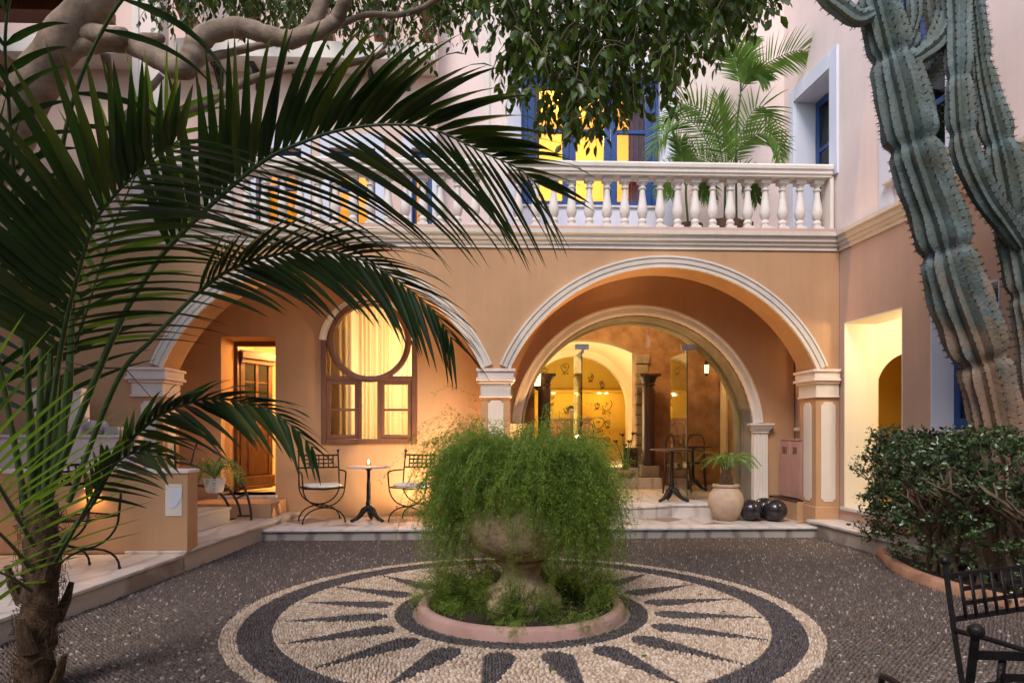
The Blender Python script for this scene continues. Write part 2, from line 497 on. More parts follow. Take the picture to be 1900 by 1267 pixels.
# terrace slab = loggia ceiling
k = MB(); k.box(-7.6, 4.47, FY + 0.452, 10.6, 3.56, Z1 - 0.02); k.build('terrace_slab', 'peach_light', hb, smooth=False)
k = MB(); k.box(-7.6, 4.50, FY + 0.01, FY + 0.47, Z1 - 0.098, Z1 + 0.0); k.build('terrace_kerb', 'peach_wing', hb, bevel=0.01)

# ---- loggia back wall
DX0, DX1, DZ0, DZ1 = -3.71, -2.956, 0.43, 2.65
WX0, WX1, WZ0, WZS, WZA = -2.318, -0.972, 1.142, 2.615, 3.20
EX0, EX1, EZ0, EZS, EZA = 0.504, 3.848, 0.31, 1.44, 2.99
m = wall_open(MB(), -5.2, 4.46, -0.02, 3.558, BY, BY + 0.5,
              [dict(x0=DX0, x1=DX1, zb=DZ0, zt=DZ1), dict(x0=WX0, x1=WX1, zb=WZ0, zs=WZS, zt=WZA), dict(x0=EX0, x1=EX1, zb=EZ0 - 0.02, zs=EZS, zt=EZA)], 44)
m.build('loggia_wall', 'peach', hb, ang=30)
k = MB(); k.box(-5.22, -4.35, FY + 0.455, BY, -0.02, 3.555); k.build('loggia_end_wall', 'peach', hb, smooth=False)
# entrance arch: moulding, fluted column with capital on the right, stone soffit
EP = [(0.0, -0.02), (0.0, 0.035), (0.03, 0.05), (0.10, 0.05), (0.105, 0.065), (0.135, 0.065), (0.145, -0.02)]
archivolt(MB(), EX0, EX1, EZS, EZA, BY, EP, 48).build('arch_moulding', 'cream_trim', hb, ang=25)
cx, cz, r = seg_circle(EX0, EX1, EZS, EZA)
a0 = math.atan2(EZS - cz, EX0 - cx); a1 = math.atan2(EZS - cz, EX1 - cx)
pth = arcpts(cx, cz, r, a0, a1, 40)
pth = [(EX0, EZ0)] + pth + [(EX1, EZ0)]
path, nn = [], []
for i, (x, z) in enumerate(pth):
    if i in (0,): d = Vector((-1, 0, 0))
    elif i == len(pth) - 1: d = Vector((1, 0, 0))
    else: d = Vector((x - cx, 0, z - cz)).normalized()
    path.append((x, BY + 0.02, z)); nn.append((d, Vector((0, 1, 0))))
MB().sweep(path, [(0.02, 0.0), (-0.015, 0.0), (-0.05, 0.14), (-0.05, 0.60), (0.02, 0.60)], nn).build('arch_soffit', 'arch_stone', hb, ang=25)
def fluted(xc, parent):
    col_ = MB()
    w = 0.107
    pts = []
    nfl = 5
    for i in range(nfl):
        xa = xc - w + 2*w*i/nfl; xb = xc - w + 2*w*(i+1)/nfl
        pts += [(xa + 0.004, BY - 0.06), (xa + 0.012, BY - 0.045), (xb - 0.012, BY - 0.045), (xb - 0.004, BY - 0.06)]
    pts += [(xc + w, BY + 0.02), (xc - w, BY + 0.02)]
    col_.prism(pts, 'z', EZ0, 1.30)
    c = col_.build('pilaster', 'cream_trim', parent, ang=25)
    for e, za, zb in ((0.01, 1.30, 1.335), (0.025, 1.335, 1.36), (0.04, 1.36, 1.385), (0.055, 1.385, 1.41), (0.07, 1.41, 1.438)):
        q = MB(); q.box(xc - w - e, xc + w + e, BY - 0.06 - e, BY + 0.02, za, zb - 0.001); q.build('capital_band', 'cream_trim', c, bevel=0.005)
fluted(EX1 + 0.10, hb); fluted(EX0 - 0.10, hb)
# ---- entrance glazing: fixed side and top panes, patch fittings, two open leaves
GY = BY + 0.30
gl = tag(world_thing('glass_entrance', 'frameless glass entrance screen with two open door leaves in the arch', 'glass door'))
dxa, dxb = onY(1080, 800, GY).x, onY(1276, 800, GY).x
ztop = onY(1080, 648, GY).z
def arch_pane(xa, xb, za, zfun, n=20):
    P = [(xa, za), (xb, za)] + [(xb + (xa - xb)*i/n, zfun(xb + (xa - xb)*i/n)) for i in range(n+1)]
    return MB().prism(P, 'y', GY, GY + 0.012)
def zarc(x):
    d = (r - 0.035)**2 - (x - cx)**2
    return cz + math.sqrt(max(d, 1e-4)) if d > 0 else EZS
arch_pane(dxa, dxb, ztop, zarc).build('top_pane', 'clear_glass', gl, smooth=False)
arch_pane(EX0 + 0.06, dxa - 0.006, EZ0 + 0.005, zarc).build('side_pane', 'clear_glass', gl, smooth=False)
arch_pane(dxb + 0.006, EX1 - 0.06, EZ0 + 0.005, zarc).build('side_pane', 'clear_glass', gl, smooth=False)
for xh, s in ((dxa, -1), (dxb, 1)):
    k = MB(); k.box(xh - 0.10, xh + 0.10, GY - 0.012, GY + 0.024, ztop - 0.005, ztop + 0.075); k.box(xh + (0.0 if s < 0 else -0.03) - 0.0, xh + (0.03 if s < 0 else 0.0), GY - 0.0121, GY + 0.0241, ztop - 0.06, ztop - 0.005)
    k.build('patch_fitting', 'grey_metal', gl, bevel=0.004)
    leaf = MB(); leaf.box(xh - 0.006, xh + 0.006, GY + 0.03, GY + 0.95, EZ0 + 0.012, ztop - 0.02)
    lf = leaf.build('door_leaf', 'clear_glass', gl, smooth=False)
    h = MB(); h.box(xh - 0.0075, xh + 0.0075, GY + 0.026, GY + 0.036, EZ0 + 0.012, ztop - 0.02); h.build('edge_strip', 'glass_edge', lf)
    h = MB(); h.tube([(xh - 0.05*s*-1, GY + 0.82, 1.1), (xh - 0.05*s*-1, GY + 0.82, 1.5)], 0.011, 8); h.build('handle', 'grey_metal', lf)
    h = MB(); h.box(xh - 0.02, xh + 0.02, GY + 0.80, GY + 0.93, EZ0 + 0.004, EZ0 + 0.10); h.build('patch_fitting', 'grey_metal', lf)

# ---- round-headed timber window with curtain
wn_ = world_thing('arched_window', 'brown timber window with a round upper pane and lit pleated curtain', 'window')
wcx = (WX0 + WX1) / 2; wr = 0.585; wzc = WZS - 0.012
archivolt(MB(), WX0 - 0.002, WX1 + 0.002, WZS, WZA + 0.004, BY, [(-0.075, -0.03), (-0.075, 0.03), (-0.03, 0.03), (-0.025, 0.045), (0.02, 0.05), (0.025, -0.02)], 36).build('arch_moulding', 'cream_trim', wn_, ang=25)
WY0, WY1 = BY - 0.022, BY + 0.075
fr = MB()
fr.box(WX0, WX0 + 0.075, WY0, WY1, WZ0, WZS)
fr.box(WX1 - 0.075, WX1, WY0, WY1, WZ0, WZS)
fr.box(WX0 + 0.075, WX1 - 0.075, WY0, WY1, WZ0, WZ0 + 0.075)
fr.box(WX0 + 0.075, WX1 - 0.075, WY0 + 0.004, WY1, 2.045, 2.105)
fr.build('frame', 'window_wood', wn_, bevel=0.006)
for (xa, xb) in ((WX0, wcx - wr + 0.02), (wcx + wr - 0.02, WX1)):
    k = MB(); k.box(xa + 0.003, xb, WY0 + 0.006, WY1 - 0.003, WZS - 0.06, WZS); k.build('shoulder', 'window_wood', wn_, bevel=0.004)
ring = [(wcx + wr*math.cos(2*math.pi*i/64), wzc + wr*math.sin(2*math.pi*i/64)) for i in range(64)]
MB().sweep([(x, BY, z) for x, z in ring], [(0.0, -0.07), (0.0, 0.028), (-0.03, 0.034), (-0.075, 0.022), (-0.09, -0.07)],
           [(Vector((math.cos(2*math.pi*i/64), 0, math.sin(2*math.pi*i/64))), Vector((0, -1, 0))) for i in range(64)], closed=True).build('round_frame', 'window_wood', wn_, ang=25)
for s in (-1, 1):                                   # two sashes with a bar each, and the fixed light between
    xa, xb = (WX0 + 0.075, wcx - 0.15) if s < 0 else (wcx + 0.15, WX1 - 0.075)
    sa = MB()
    sa.box(xa + 0.002, xa + 0.055, WY0 + 0.012, WY1 - 0.01, WZ0 + 0.077, 2.043); sa.box(xb - 0.055, xb - 0.002, WY0 + 0.012, WY1 - 0.01, WZ0 + 0.077, 2.043)
    sa.box(xa + 0.055, xb - 0.055, WY0 + 0.012, WY1 - 0.01, WZ0 + 0.077, WZ0 + 0.135); sa.box(xa + 0.055, xb - 0.055, WY0 + 0.012, WY1 - 0.01, 1.985, 2.043)
    sa.box(xa + 0.055, xb - 0.055, WY0 + 0.018, WY1 - 0.015, 1.612, 1.645)
    so = sa.build('sash', 'window_wood', wn_, bevel=0.004)
    for za, zb in ((WZ0 + 0.135, 1.612), (1.645, 1.985)):
        p = MB(); p.box(xa + 0.055, xb - 0.055, WY0 + 0.04, WY0 + 0.046, za, zb); p.build('pane', 'dark_pane', so, smooth=False)
    k = MB(); xm = wcx + s*0.131; k.box(xm - 0.018, xm + 0.018, WY0 + 0.002, WY1, WZ0 + 0.077, 2.043); k.build('mullion', 'window_wood', wn_, bevel=0.004)
p = MB(); p.box(wcx - 0.112, wcx + 0.112, WY0 + 0.04, WY0 + 0.046, WZ0 + 0.077, 2.043); p.build('pane', 'dark_pane', wn_, smooth=False)
p = MB(); p.prism([(wcx + (wr-0.085)*math.cos(2*math.pi*i/48), wzc + (wr-0.085)*math.sin(2*math.pi*i/48)) for i in range(48)], 'y', WY0 + 0.04, WY0 + 0.046); p.build('round_pane', 'dark_pane', wn_, smooth=False)
m_, nt, b = _nt('curtain')
b.inputs['Base Color'].default_value = (0.75, 0.66, 0.5, 1); b.inputs['Roughness'].default_value = 0.9
tr = nt.nodes.new('ShaderNodeBsdfTranslucent'); tr.inputs[0].default_value = (0.88, 0.74, 0.52, 1)
ms = nt.nodes.new('ShaderNodeMixShader'); ms.inputs[0].default_value = 0.6
nt.links.new(b.outputs[0], ms.inputs[1]); nt.links.new(tr.outputs[0], ms.inputs[2]); nt.links.new(ms.outputs[0], nt.nodes['Material Output'].inputs[0])
cv, cf = [], []
NC = 260
ph = 0.0
for i in range(NC + 1):
    x = WX0 - 0.1 + (WX1 - WX0 + 0.2)*i/NC
    ph += 0.42 + 0.22*math.sin(i*0.13) + 0.12*math.sin(i*0.043 + 2)
    for j, z in enumerate((1.0, 1.9, 2.6, 3.3)):
        cv.append((x, BY + 0.40 + (0.035 + 0.012*math.sin(i*0.05 + j))*math.sin(ph + 0.2*j), z))
for i in range(NC):
    for j in range(3): cf.append((i*4+j, (i+1)*4+j, (i+1)*4+j+1, i*4+j+1))
cm = bpy.data.meshes.new('curtain'); cm.from_pydata(cv, [], cf)
cu = finish('window_curtain', cm, 'curtain', None, ang=180, recalc=False)
tag(cu, 'pale pleated curtain glowing behind the round timber window', 'curtain')
# room behind the curtain
rm = MB(); rm.box(WX0 - 0.25, WX1 + 0.25, BY + 0.502, BY + 2.2, 0.8, 3.5)
rm.f = [f for i, f in enumerate(rm.f) if i != 2]
rm.build('curtain_room', 'cream_room', hb, smooth=False)
lamp('room_light', (wcx, BY + 1.7, 2.2), 92, (1.0, 0.77, 0.54), 0.25, hb)

# ---- side door with open carved leaf
dr = world_thing('timber_door', 'open carved timber door with glazed upper lights in lit doorway', 'door')
k = MB()
DY = BY + 0.50
for xa, xb in ((DX0 - 0.04, DX0 + 0.05), (DX1 - 0.05, DX1 + 0.04)):
    k.box(xa, xb, DY + 0.002, DY + 0.10, DZ0, DZ1)
k.box(DX0 + 0.05, DX1 - 0.05, DY + 0.002, DY + 0.10, DZ1 - 0.07, DZ1 + 0.04)
k.build('door_frame', 'brown_wood', dr, bevel=0.006)
ML = Matrix.Translation((DX0 + 0.065, DY + 0.085, DZ0 + 0.012)) @ Matrix.Rotation(R(64), 4, 'Z')
W_, H_ = 0.66, 2.10
k = MB(ML)
for xa, xb, za, zb in ((0, 0.09, 0, H_), (W_ - 0.09, W_, 0, H_), (0.09, W_ - 0.09, 0, 0.14), (0.09, W_ - 0.09, 0.86, 0.98), (0.09, W_ - 0.09, H_ - 0.10, H_), (0.30, 0.36, 0.98, H_ - 0.10)):
    k.box(xa, xb, 0, 0.045, za, zb)
lf = k.build('door_leaf', 'brown_wood', dr, bevel=0.005)
k = MB(ML); k.box(0.09, W_ - 0.09, 0.012, 0.033, 0.14, 0.86); k.build('lower_panel', 'brown_wood', lf)
k = MB(ML); k.box(0.15, W_ - 0.15, 0.002, 0.043, 0.22, 0.78); k.build('raised_field', 'brown_wood', lf, bevel=0.012)
k = MB(ML); k.box(-0.01, W_ + 0.02, -0.035, 0.0, 0.06, 0.20); k.box(-0.01, W_ + 0.02, -0.05, 0.0, 0.02, 0.06); k.build('weather_board', 'brown_wood', lf, bevel=0.01)
k = MB(ML); k.box(-0.02, W_ + 0.03, -0.06, 0.0, H_ - 0.13, H_ - 0.02); k.box(-0.01, W_ + 0.02, -0.03, 0.0, H_ - 0.2, H_ - 0.13); k.build('head_moulding', 'brown_wood', lf, bevel=0.012)
for xa, xb in ((0.09, 0.30), (0.36, W_ - 0.09)):
    k = MB(ML); k.box(xa, xb, 0.018, 0.026, 0.98, H_ - 0.10); k.build('pane', 'dark_pane', lf, smooth=False)
    for zz in (1.30, 1.62):
        k = MB(ML); k.box(xa, xb, 0.012, 0.032, zz, zz + 0.022); k.build('glazing_bar', 'brown_wood', lf)
k = MB(ML); k.tube([(W_ - 0.05, -0.01, 0.92), (W_ - 0.05, -0.05, 0.92), (W_ - 0.15, -0.055, 0.92)], 0.01, 8); k.build('handle', 'grey_metal', lf)
rm = MB(); rm.box(DX0 - 0.5, DX1 + 1.0, DY + 0.12, DY + 2.4, DZ0 - 0.02, 2.95)
rm.f = [f for i, f in enumerate(rm.f) if i != 2]
rm.build('door_room', 'cream_room', hb, smooth=False)
k = MB(); k.box(DX0 - 0.03, DX1 + 0.03, BY - 0.05, BY + 0.51, DZ0 - 0.045, DZ0); k.build('threshold', 'marble', hb, bevel=0.006)
lamp('hall_light', (DX1 - 0.05, DY + 0.9, 2.6), 85, AMBER, 0.1, hb)
pf = world_thing('picture_frame', 'small dark framed picture on the lit hallway wall', 'picture')
k = MB(); k.box(DX1 - 0.42, DX1 - 0.26, DY + 2.37, DY + 2.395, 1.75, 2.15); k.build('frame', 'dark_wood', pf, bevel=0.004)
k = MB(); k.box(DX1 - 0.40, DX1 - 0.28, DY + 2.364, DY + 2.372, 1.78, 2.12); k.build('print', 'paper_white', pf)

# ================================================================== upper storey
UY = 10.05
p = lambda px, py, Y=UY: onY(px, py, Y)
xl812 = onY(812, 100, 9.72).x
FDX0, FDX1 = p(967, 300).x, p(1224, 300).x
FDZ0, FDZ1 = p(1100, 383).z, p(1100, 138).z
m = wall_open(MB(), xl812 - 0.3, 4.52, Z1 - 0.015, 9.2, UY, UY + 0.35, [dict(x0=FDX0, x1=FDX1, zb=FDZ0, zt=FDZ1)])
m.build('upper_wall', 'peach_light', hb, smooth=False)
# lavender surround of the french window
tx0, tx1, tz1 = p(942, 200).x, p(1255, 200).x, p(1100, 107).z
sr = world_thing('french_window', 'wide blue four-leaf french window glowing yellow under hanging foliage', 'window')
k = MB()
k.box(tx0, FDX0, UY - 0.03, UY + 0.01, Z1 - 0.01, tz1); k.box(FDX1, tx1, UY - 0.03, UY + 0.01, Z1 - 0.01, tz1)
k.box(FDX0, FDX1, UY - 0.03, UY + 0.01, FDZ1, tz1); k.box(FDX0, FDX1, UY - 0.028, UY + 0.01, Z1 - 0.01, FDZ0 - 0.03)
k.build('surround', 'lavender_trim', sr, bevel=0.006)
k = MB(); k.box(FDX0 - 0.03, FDX1 + 0.03, UY - 0.06, UY + 0.2, FDZ0 - 0.03, FDZ0 + 0.002); k.build('sill', 'marble_white', sr, bevel=0.005)
k = MB()
k.box(FDX0, FDX0 + 0.10, UY + 0.06, UY + 0.15, FDZ0, FDZ1); k.box(FDX1 - 0.10, FDX1, UY + 0.06, UY + 0.15, FDZ0, FDZ1)
k.box(FDX0 + 0.10, FDX1 - 0.10, UY + 0.06, UY + 0.15, FDZ1 - 0.10, FDZ1)
k.build('frame', 'blue_paint', sr, bevel=0.006)
xs = [p(990, 0).x, p(1051, 0).x, p(1135, 0).x, p(1216, 0).x]
lw = (FDX1 - FDX0 - 0.2) / 3.0
zbar = p(1100, 240).z
for i in range(3):
    xa = FDX0 + 0.10 + lw*i; xb = xa + lw
    k = MB()
    sw = 0.10
    k.box(xa + 0.002, xa + sw, UY + 0.07, UY + 0.13, FDZ0 + 0.004, FDZ1 - 0.102); k.box(xb - sw, xb - 0.002, UY + 0.07, UY + 0.13, FDZ0 + 0.004, FDZ1 - 0.102)
    for za, zb in ((FDZ0 + 0.004, FDZ0 + 0.10), (zbar - 0.03, zbar + 0.03), (FDZ1 - 0.20, FDZ1 - 0.102)):
        k.box(xa + sw, xb - sw, UY + 0.07, UY + 0.13, za, zb)
    lo = k.build('leaf', 'blue_paint', sr, bevel=0.006)
    for za, zb in ((FDZ0 + 0.10, zbar - 0.03), (zbar + 0.03, FDZ1 - 0.20)):
        q = MB(); q.box(xa + sw, xb - sw, UY + 0.095, UY + 0.101, za, zb); q.build('pane', 'clear_glass', lo, smooth=False)
plaster('yellow_room', (0.82, 0.56, 0.13), 0.05, 0.04, 0.1)
rm = MB(); rm.box(FDX0 - 0.6, FDX1 + 0.6, UY + 0.352, UY + 3.6, Z1 - 0.02, 7.3)
rm.f = [f for i, f in enumerate(rm.f) if i != 2]
rm.build('yellow_bedroom', 'yellow_room', hb, smooth=False)
lamp('bedroom_light', ((FDX0 + FDX1)/2, UY + 2.0, 6.6), 150, (1.0, 0.72, 0.34), 0.2, hb)
for xa, xb, dl in ((FDX0 + 0.02, FDX0 + 0.30, 'dark red drape inside the french window at the terrace post side'), (FDX1 - 0.38, FDX1 - 0.02, 'dark red drape inside the french window at the potted palm side')):     # red drapes at the sides
    cv, cf = [], []
    for i in range(31):
        x = xa + (xb - xa)*i/30
        for z in (FDZ0, FDZ1): cv.append((x, UY + 0.42 + 0.035*math.sin(i*0.95), z))
    for i in range(30): cf.append((2*i, 2*i+2, 2*i+3, 2*i+1))
    cm = bpy.data.meshes.new('drape'); cm.from_pydata(cv, [], cf)
    tag(finish('drape', cm, 'curtain_red', None, ang=180, recalc=False), dl, 'curtain', 'drapes of the french window')
tl = world_thing('table_lamp', 'glowing cream table lamp inside the yellow french window', 'lamp')
q = p(1160, 340, UY + 0.9)
k = MB(); k.lathe([(0.09, 0), (0.09, 0.02), (0.02, 0.04), (0.03, 0.12), (0.05, 0.2), (0.02, 0.28), (0.012, 0.34)], (q.x, q.y, Z1 + 0.42), 16); k.build('stand', 'dark_wood', tl)
k = MB(); k.lathe([(0.17, 0), (0.11, 0.26)], (q.x, q.y, Z1 + 0.76), 20); k.build('lamp_shade', 'lamp_glow', tl)
st = world_thing('side_table', 'small dark table holding the lamp behind french window', 'table')
k = MB(); k.box(q.x - 0.22, q.x + 0.22, q.y - 0.2, q.y + 0.2, Z1 + 0.38, Z1 + 0.42); k.build('tabletop', 'dark_wood', st, bevel=0.005)
for dx in (-0.19, 0.19):
    for dy in (-0.17, 0.17):
        k = MB(); k.box(q.x + dx - 0.02, q.x + dx + 0.02, q.y + dy - 0.02, q.y + dy + 0.02, Z1 - 0.018, Z1 + 0.38); k.build('leg', 'dark_wood', st)

# left upper wall, nearer, with three blue windows and the ledge on brackets
LY = 9.72
pl = lambda px, py: onY(px, py, LY)
wins = [(476, 560), (612, 697), (764, 802)]
ops = []
for a, b in wins: ops.append(dict(x0=pl(a, 300).x, x1=pl(b, 300).x, zb=Z1 + 0.02, zt=pl(a, 276).z))
m = wall_open(MB(), -7.6, xl812, Z1 - 0.015, 9.2, LY, LY + 0.62, ops)
m.build('upper_wall', 'peach_mid', hb, smooth=False)
for o_ in ops:
    bw = world_thing('terrace_door', '', 'door', group='blue terrace doors behind the palm')
    bw['label'] = 'blue glazed terrace door with pale surround behind the balusters and palm fronds'
    x0, x1, zb, zt = o_['x0'], o_['x1'], o_['zb'], o_['zt']
    k = MB(); e = 0.13
    k.box(x0 - e, x0, LY - 0.03, LY + 0.01, zb - 0.02, zt + 0.2); k.box(x1, x1 + min(e, xl812 - x1 - 0.01) , LY - 0.03, LY + 0.01, zb - 0.02, zt + 0.2); k.box(x0, x1, LY - 0.03, LY + 0.01, zt, zt + 0.2)
    k.build('surround', 'lavender_trim', bw, bevel=0.006)
    xm = (x0 + x1)/2
    for xa, xb in ((x0, xm), (xm, x1)):
        k = MB(); s = 0.055
        k.box(xa + 0.002, xa + s, LY + 0.1, LY + 0.16, zb, zt); k.box(xb - s, xb - 0.002, LY + 0.1, LY + 0.16, zb, zt)
        for za, zz in ((zb, zb + 0.1), (zb + 0.8, zb + 0.86), (zt - 0.08, zt)): k.box(xa + s, xb - s, LY + 0.1, LY + 0.16, za, zz)
        lo = k.build('leaf', 'blue_paint', bw, bevel=0.004)
        q = MB(); q.box(xa + s, xb - s, LY + 0.125, LY + 0.131, zb + 0.1, zt - 0.08); q.build('pane', 'clear_glass', lo, smooth=False)
rm = MB(); rm.box(pl(430, 300).x, xl812 - 0.05, LY + 0.63, LY + 3.0, Z1 - 0.02, 7.0)
rm.f = [f for i, f in enumerate(rm.f) if i != 2]
rm.build('yellow_bedroom', 'yellow_room', hb, smooth=False)
lamp('bedroom_light', (pl(640, 300).x, LY + 2.0, 5.9), 40, (1.0, 0.72, 0.34), 0.2, hb)
# ledge on iron brackets, timber rafters above it
zl0, zl1 = onY(700, 110, 9.30).z, onY(700, 78, 9.30).z
k = MB(); k.box(-7.6, xl812, 9.30, LY + 0.002, zl0, zl1); k.build('ledge', 'cream_trim', hb, bevel=0.01)
zs_ = pl(700, 118).z
for px in (550, 620, 690, 757, 480, 410):
    c = pl(px, 130)
    k = MB()
    k.box(c.x - 0.035, c.x + 0.035, LY - 0.03, LY + 0.003, c.z - 0.30, zl0 - 0.002)
    k.box(c.x - 0.035, c.x + 0.035, LY - 0.30, LY - 0.03, zl0 - 0.05, zl0 - 0.002)
    k.prism([(LY - 0.27, zl0 - 0.05), (LY - 0.22, zl0 - 0.05), (LY - 0.03, c.z - 0.22), (LY - 0.03, c.z - 0.29)], 'x', c.x - 0.018, c.x + 0.018)
    k.build('bracket', 'rail_bronze', hb, bevel=0.003)
for px in (480, 610, 705, 795, 360):
    a = onY(px, 78, 9.45); 
    k = MB(); k.prism([(9.60, a.z - 0.02), (9.60, a.z + 0.10), (7.6, a.z + 1.25), (7.6, a.z + 1.10), (9.45, a.z - 0.02)], 'x', a.x - 0.07, a.x + 0.07)
    k.build('rafter', 'brown_wood', hb, bevel=0.005)
# tall square posts on the terrace edge
for x0, x1 in ((-0.009, 0.272), (-4.36, -4.05)):
    k = MB(); k.box(x0, x1, FY + 0.03, FY + 0.30, Z1 + 0.002, 9.2)
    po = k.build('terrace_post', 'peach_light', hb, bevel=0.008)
    w = x1 - x0
    for xa, xb in ((x0 - 0.012, x0 + w*0.22), (x1 - w*0.22, x1 + 0.012)):
        k = MB(); k.box(xa, xb, FY + 0.012, FY + 0.06, Z1 + 0.004, 9.2); k.build('post_fillet', 'cream_trim', po, bevel=0.006)

# ================================================================== balustrades
bp_ = [(0.0, 0.0)]
bprof = [(0.062, 0.06), (0.062, 0.075), (0.045, 0.085), (0.052, 0.105), (0.055, 0.12), (0.045, 0.14), (0.035, 0.155), (0.05, 0.175), (0.064, 0.215), (0.068, 0.25), (0.064, 0.29), (0.052, 0.36), (0.041, 0.44), (0.035, 0.505), (0.034, 0.525), (0.05, 0.54), (0.05, 0.555), (0.036, 0.565), (0.036, 0.59), (0.052, 0.605), (0.052, 0.62)]
k = MB(); k.box(-0.066, 0.066, -0.066, 0.066, 0, 0.06); k.box(-0.064, 0.064, -0.064, 0.064, 0.62, 0.685); k.lathe(bprof, (0, 0, 0), 20)
mat('baluster_white', (0.66, 0.60, 0.53), (0.74, 0.69, 0.63), 6, 0.7, 0.2, 60)
bal0 = k.build('baluster', 'baluster_white', None, ang=30)
BXY = FY + 0.20
def balustrade(xa, xb, label, first):
    t = world_thing('balustrade', label, 'balustrade')
    n = int(round((xb - xa) / 0.2285)); 
    for i in range(n):
        o = bal0 if (first and i == 0) else bal0.copy()
        if o is not bal0: COL.objects.link(o)
        o.parent = t
        o.location = (xa + (i + 0.5)*(xb - xa)/n, BXY, Z1 - 0.002)
        o.rotation_euler = (0, 0, rnd.uniform(-0.03, 0.03))
    RP = [(-0.13, 0), (0.13, 0), (0.13, 0.02), (0.15, 0.035), (0.15, 0.07), (0.17, 0.09), (0.175, 0.13), (0.155, 0.155), (-0.155, 0.155), (-0.175, 0.13), (-0.17, 0.09), (-0.15, 0.07), (-0.15, 0.035), (-0.13, 0.02)]
    run_x(MB(), xa - 0.02, xb + 0.02, BXY, Z1 + 0.682, RP).build('handrail', 'cream_trim', t, ang=25)
    return t
balustrade(0.30, 4.46, 'white balustrade of turned balusters on the terrace between post and right wall', True)
balustrade(-4.03, -0.03, 'white balustrade of turned balusters on the terrace behind the palm fronds', False)
k = MB(); k.box(4.46, 4.505, BXY - 0.12, BXY + 0.12, Z1 + 0.001, Z1 + 0.69); k.build('rail_stub', 'cream_trim', hb)

# ================================================================== right wing
ud = Vector((0.0559, -0.9984, 0)); wd = Vector((0.9984, 0.0559, 0))
MR = Matrix(((ud.x, wd.x, 0, 4.542), (ud.y, wd.y, 0, 8.60), (0, 0, 1, 0), (0, 0, 0, 1)))
def rw(px, py):                                     # pixel -> (u, z) on the right wing's face
    r_ = ray(px, py); t = (4.542 + 0.056*8.6) / (r_.x + 0.056*r_.y)
    P = Vector((r_.x*t, r_.y*t, CAM_H + r_.z*t)); q_ = P - Vector((4.542, 8.60, 0))
    return q_.dot(ud), P.z
rwb = world_thing('side_wing', 'tall peach side wing with lit passage opening and blue windows beside the cactus', 'building')
m = wall_open(MB(MR), -1.75, 9.4, -0.02, 3.70, 0.0, 0.42,
              [dict(x0=-0.98, x1=-0.42, zb=1.38, zt=2.5), dict(x0=0.11, x1=1.215, zb=0.37, zt=2.70), dict(x0=1.665, x1=2.55, zb=1.345, zt=2.72)])
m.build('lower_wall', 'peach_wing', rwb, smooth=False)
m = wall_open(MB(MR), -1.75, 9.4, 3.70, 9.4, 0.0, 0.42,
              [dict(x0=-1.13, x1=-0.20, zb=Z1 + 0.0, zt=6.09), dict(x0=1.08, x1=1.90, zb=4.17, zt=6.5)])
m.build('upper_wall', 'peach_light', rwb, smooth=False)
MB(MR).sweep([(-0.005, 0, 3.635), (9.4, 0, 3.635)], CP, [((0, -1, 0), (0, 0, 1))]*2).build('cornice', 'cream_trim', rwb, ang=25)
def rbox(u0, u1, w0, w1, z0, z1): return MB(MR).box(u0, u1, w0, w1, z0, z1)
# surround and blue door beside the balustrade
k = MB(MR)
k.box(-1.27, -1.13, -0.03, 0.01, Z1, 6.30); k.box(-0.20, -0.02, -0.03, 0.01, Z1 + 0.72, 6.30); k.box(-1.13, -0.20, -0.03, 0.01, 6.09, 6.30)
k.box(-1.132, -1.118, 0.0, 0.30, Z1, 6.088); k.box(-0.212, -0.198, 0.0, 0.30, Z1, 6.088); k.box(-1.118, -0.212, 0.0, 0.30, 6.078, 6.092)
sd = world_thing('terrace_side_door', 'tall blue glazed door in pale deep surround beside the balcony palm', 'door')
k.build('surround', 'lavender_trim', sd, bevel=0.005)
def blue_leaf(parent, u0, u1, w0, z0, z1, bars, st=0.085, pane='dark_pane'):
    k = MB(MR)
    k.box(u0, u0 + st, w0, w0 + 0.05, z0, z1); k.box(u1 - st, u1, w0, w0 + 0.05, z0, z1)
    zz = [z0] + bars + [z1]
    k.box(u0 + st, u1 - st, w0, w0 + 0.05, z0, z0 + 0.11); k.box(u0 + st, u1 - st, w0, w0 + 0.05, z1 - 0.09, z1)
    for b_ in bars: k.box(u0 + st, u1 - st, w0 + 0.004, w0 + 0.046, b_ - 0.03, b_ + 0.03)
    lo = k.build('leaf', 'blue_paint', parent, bevel=0.005)
    edges = [z0 + 0.11] + sum([[b_ - 0.03, b_ + 0.03] for b_ in bars], []) + [z1 - 0.09]
    for a, b_ in zip(edges[::2], edges[1::2]):
        MB(MR).box(u0 + st, u1 - st, w0 + 0.02, w0 + 0.026, a, b_).build('pane', pane, lo, smooth=False)
    return lo
blue_leaf(sd, -1.11, -0.67, 0.30, Z1 + 0.01, 6.07, [5.35]); blue_leaf(sd, -0.665, -0.22, 0.30, Z1 + 0.01, 6.07, [5.35])
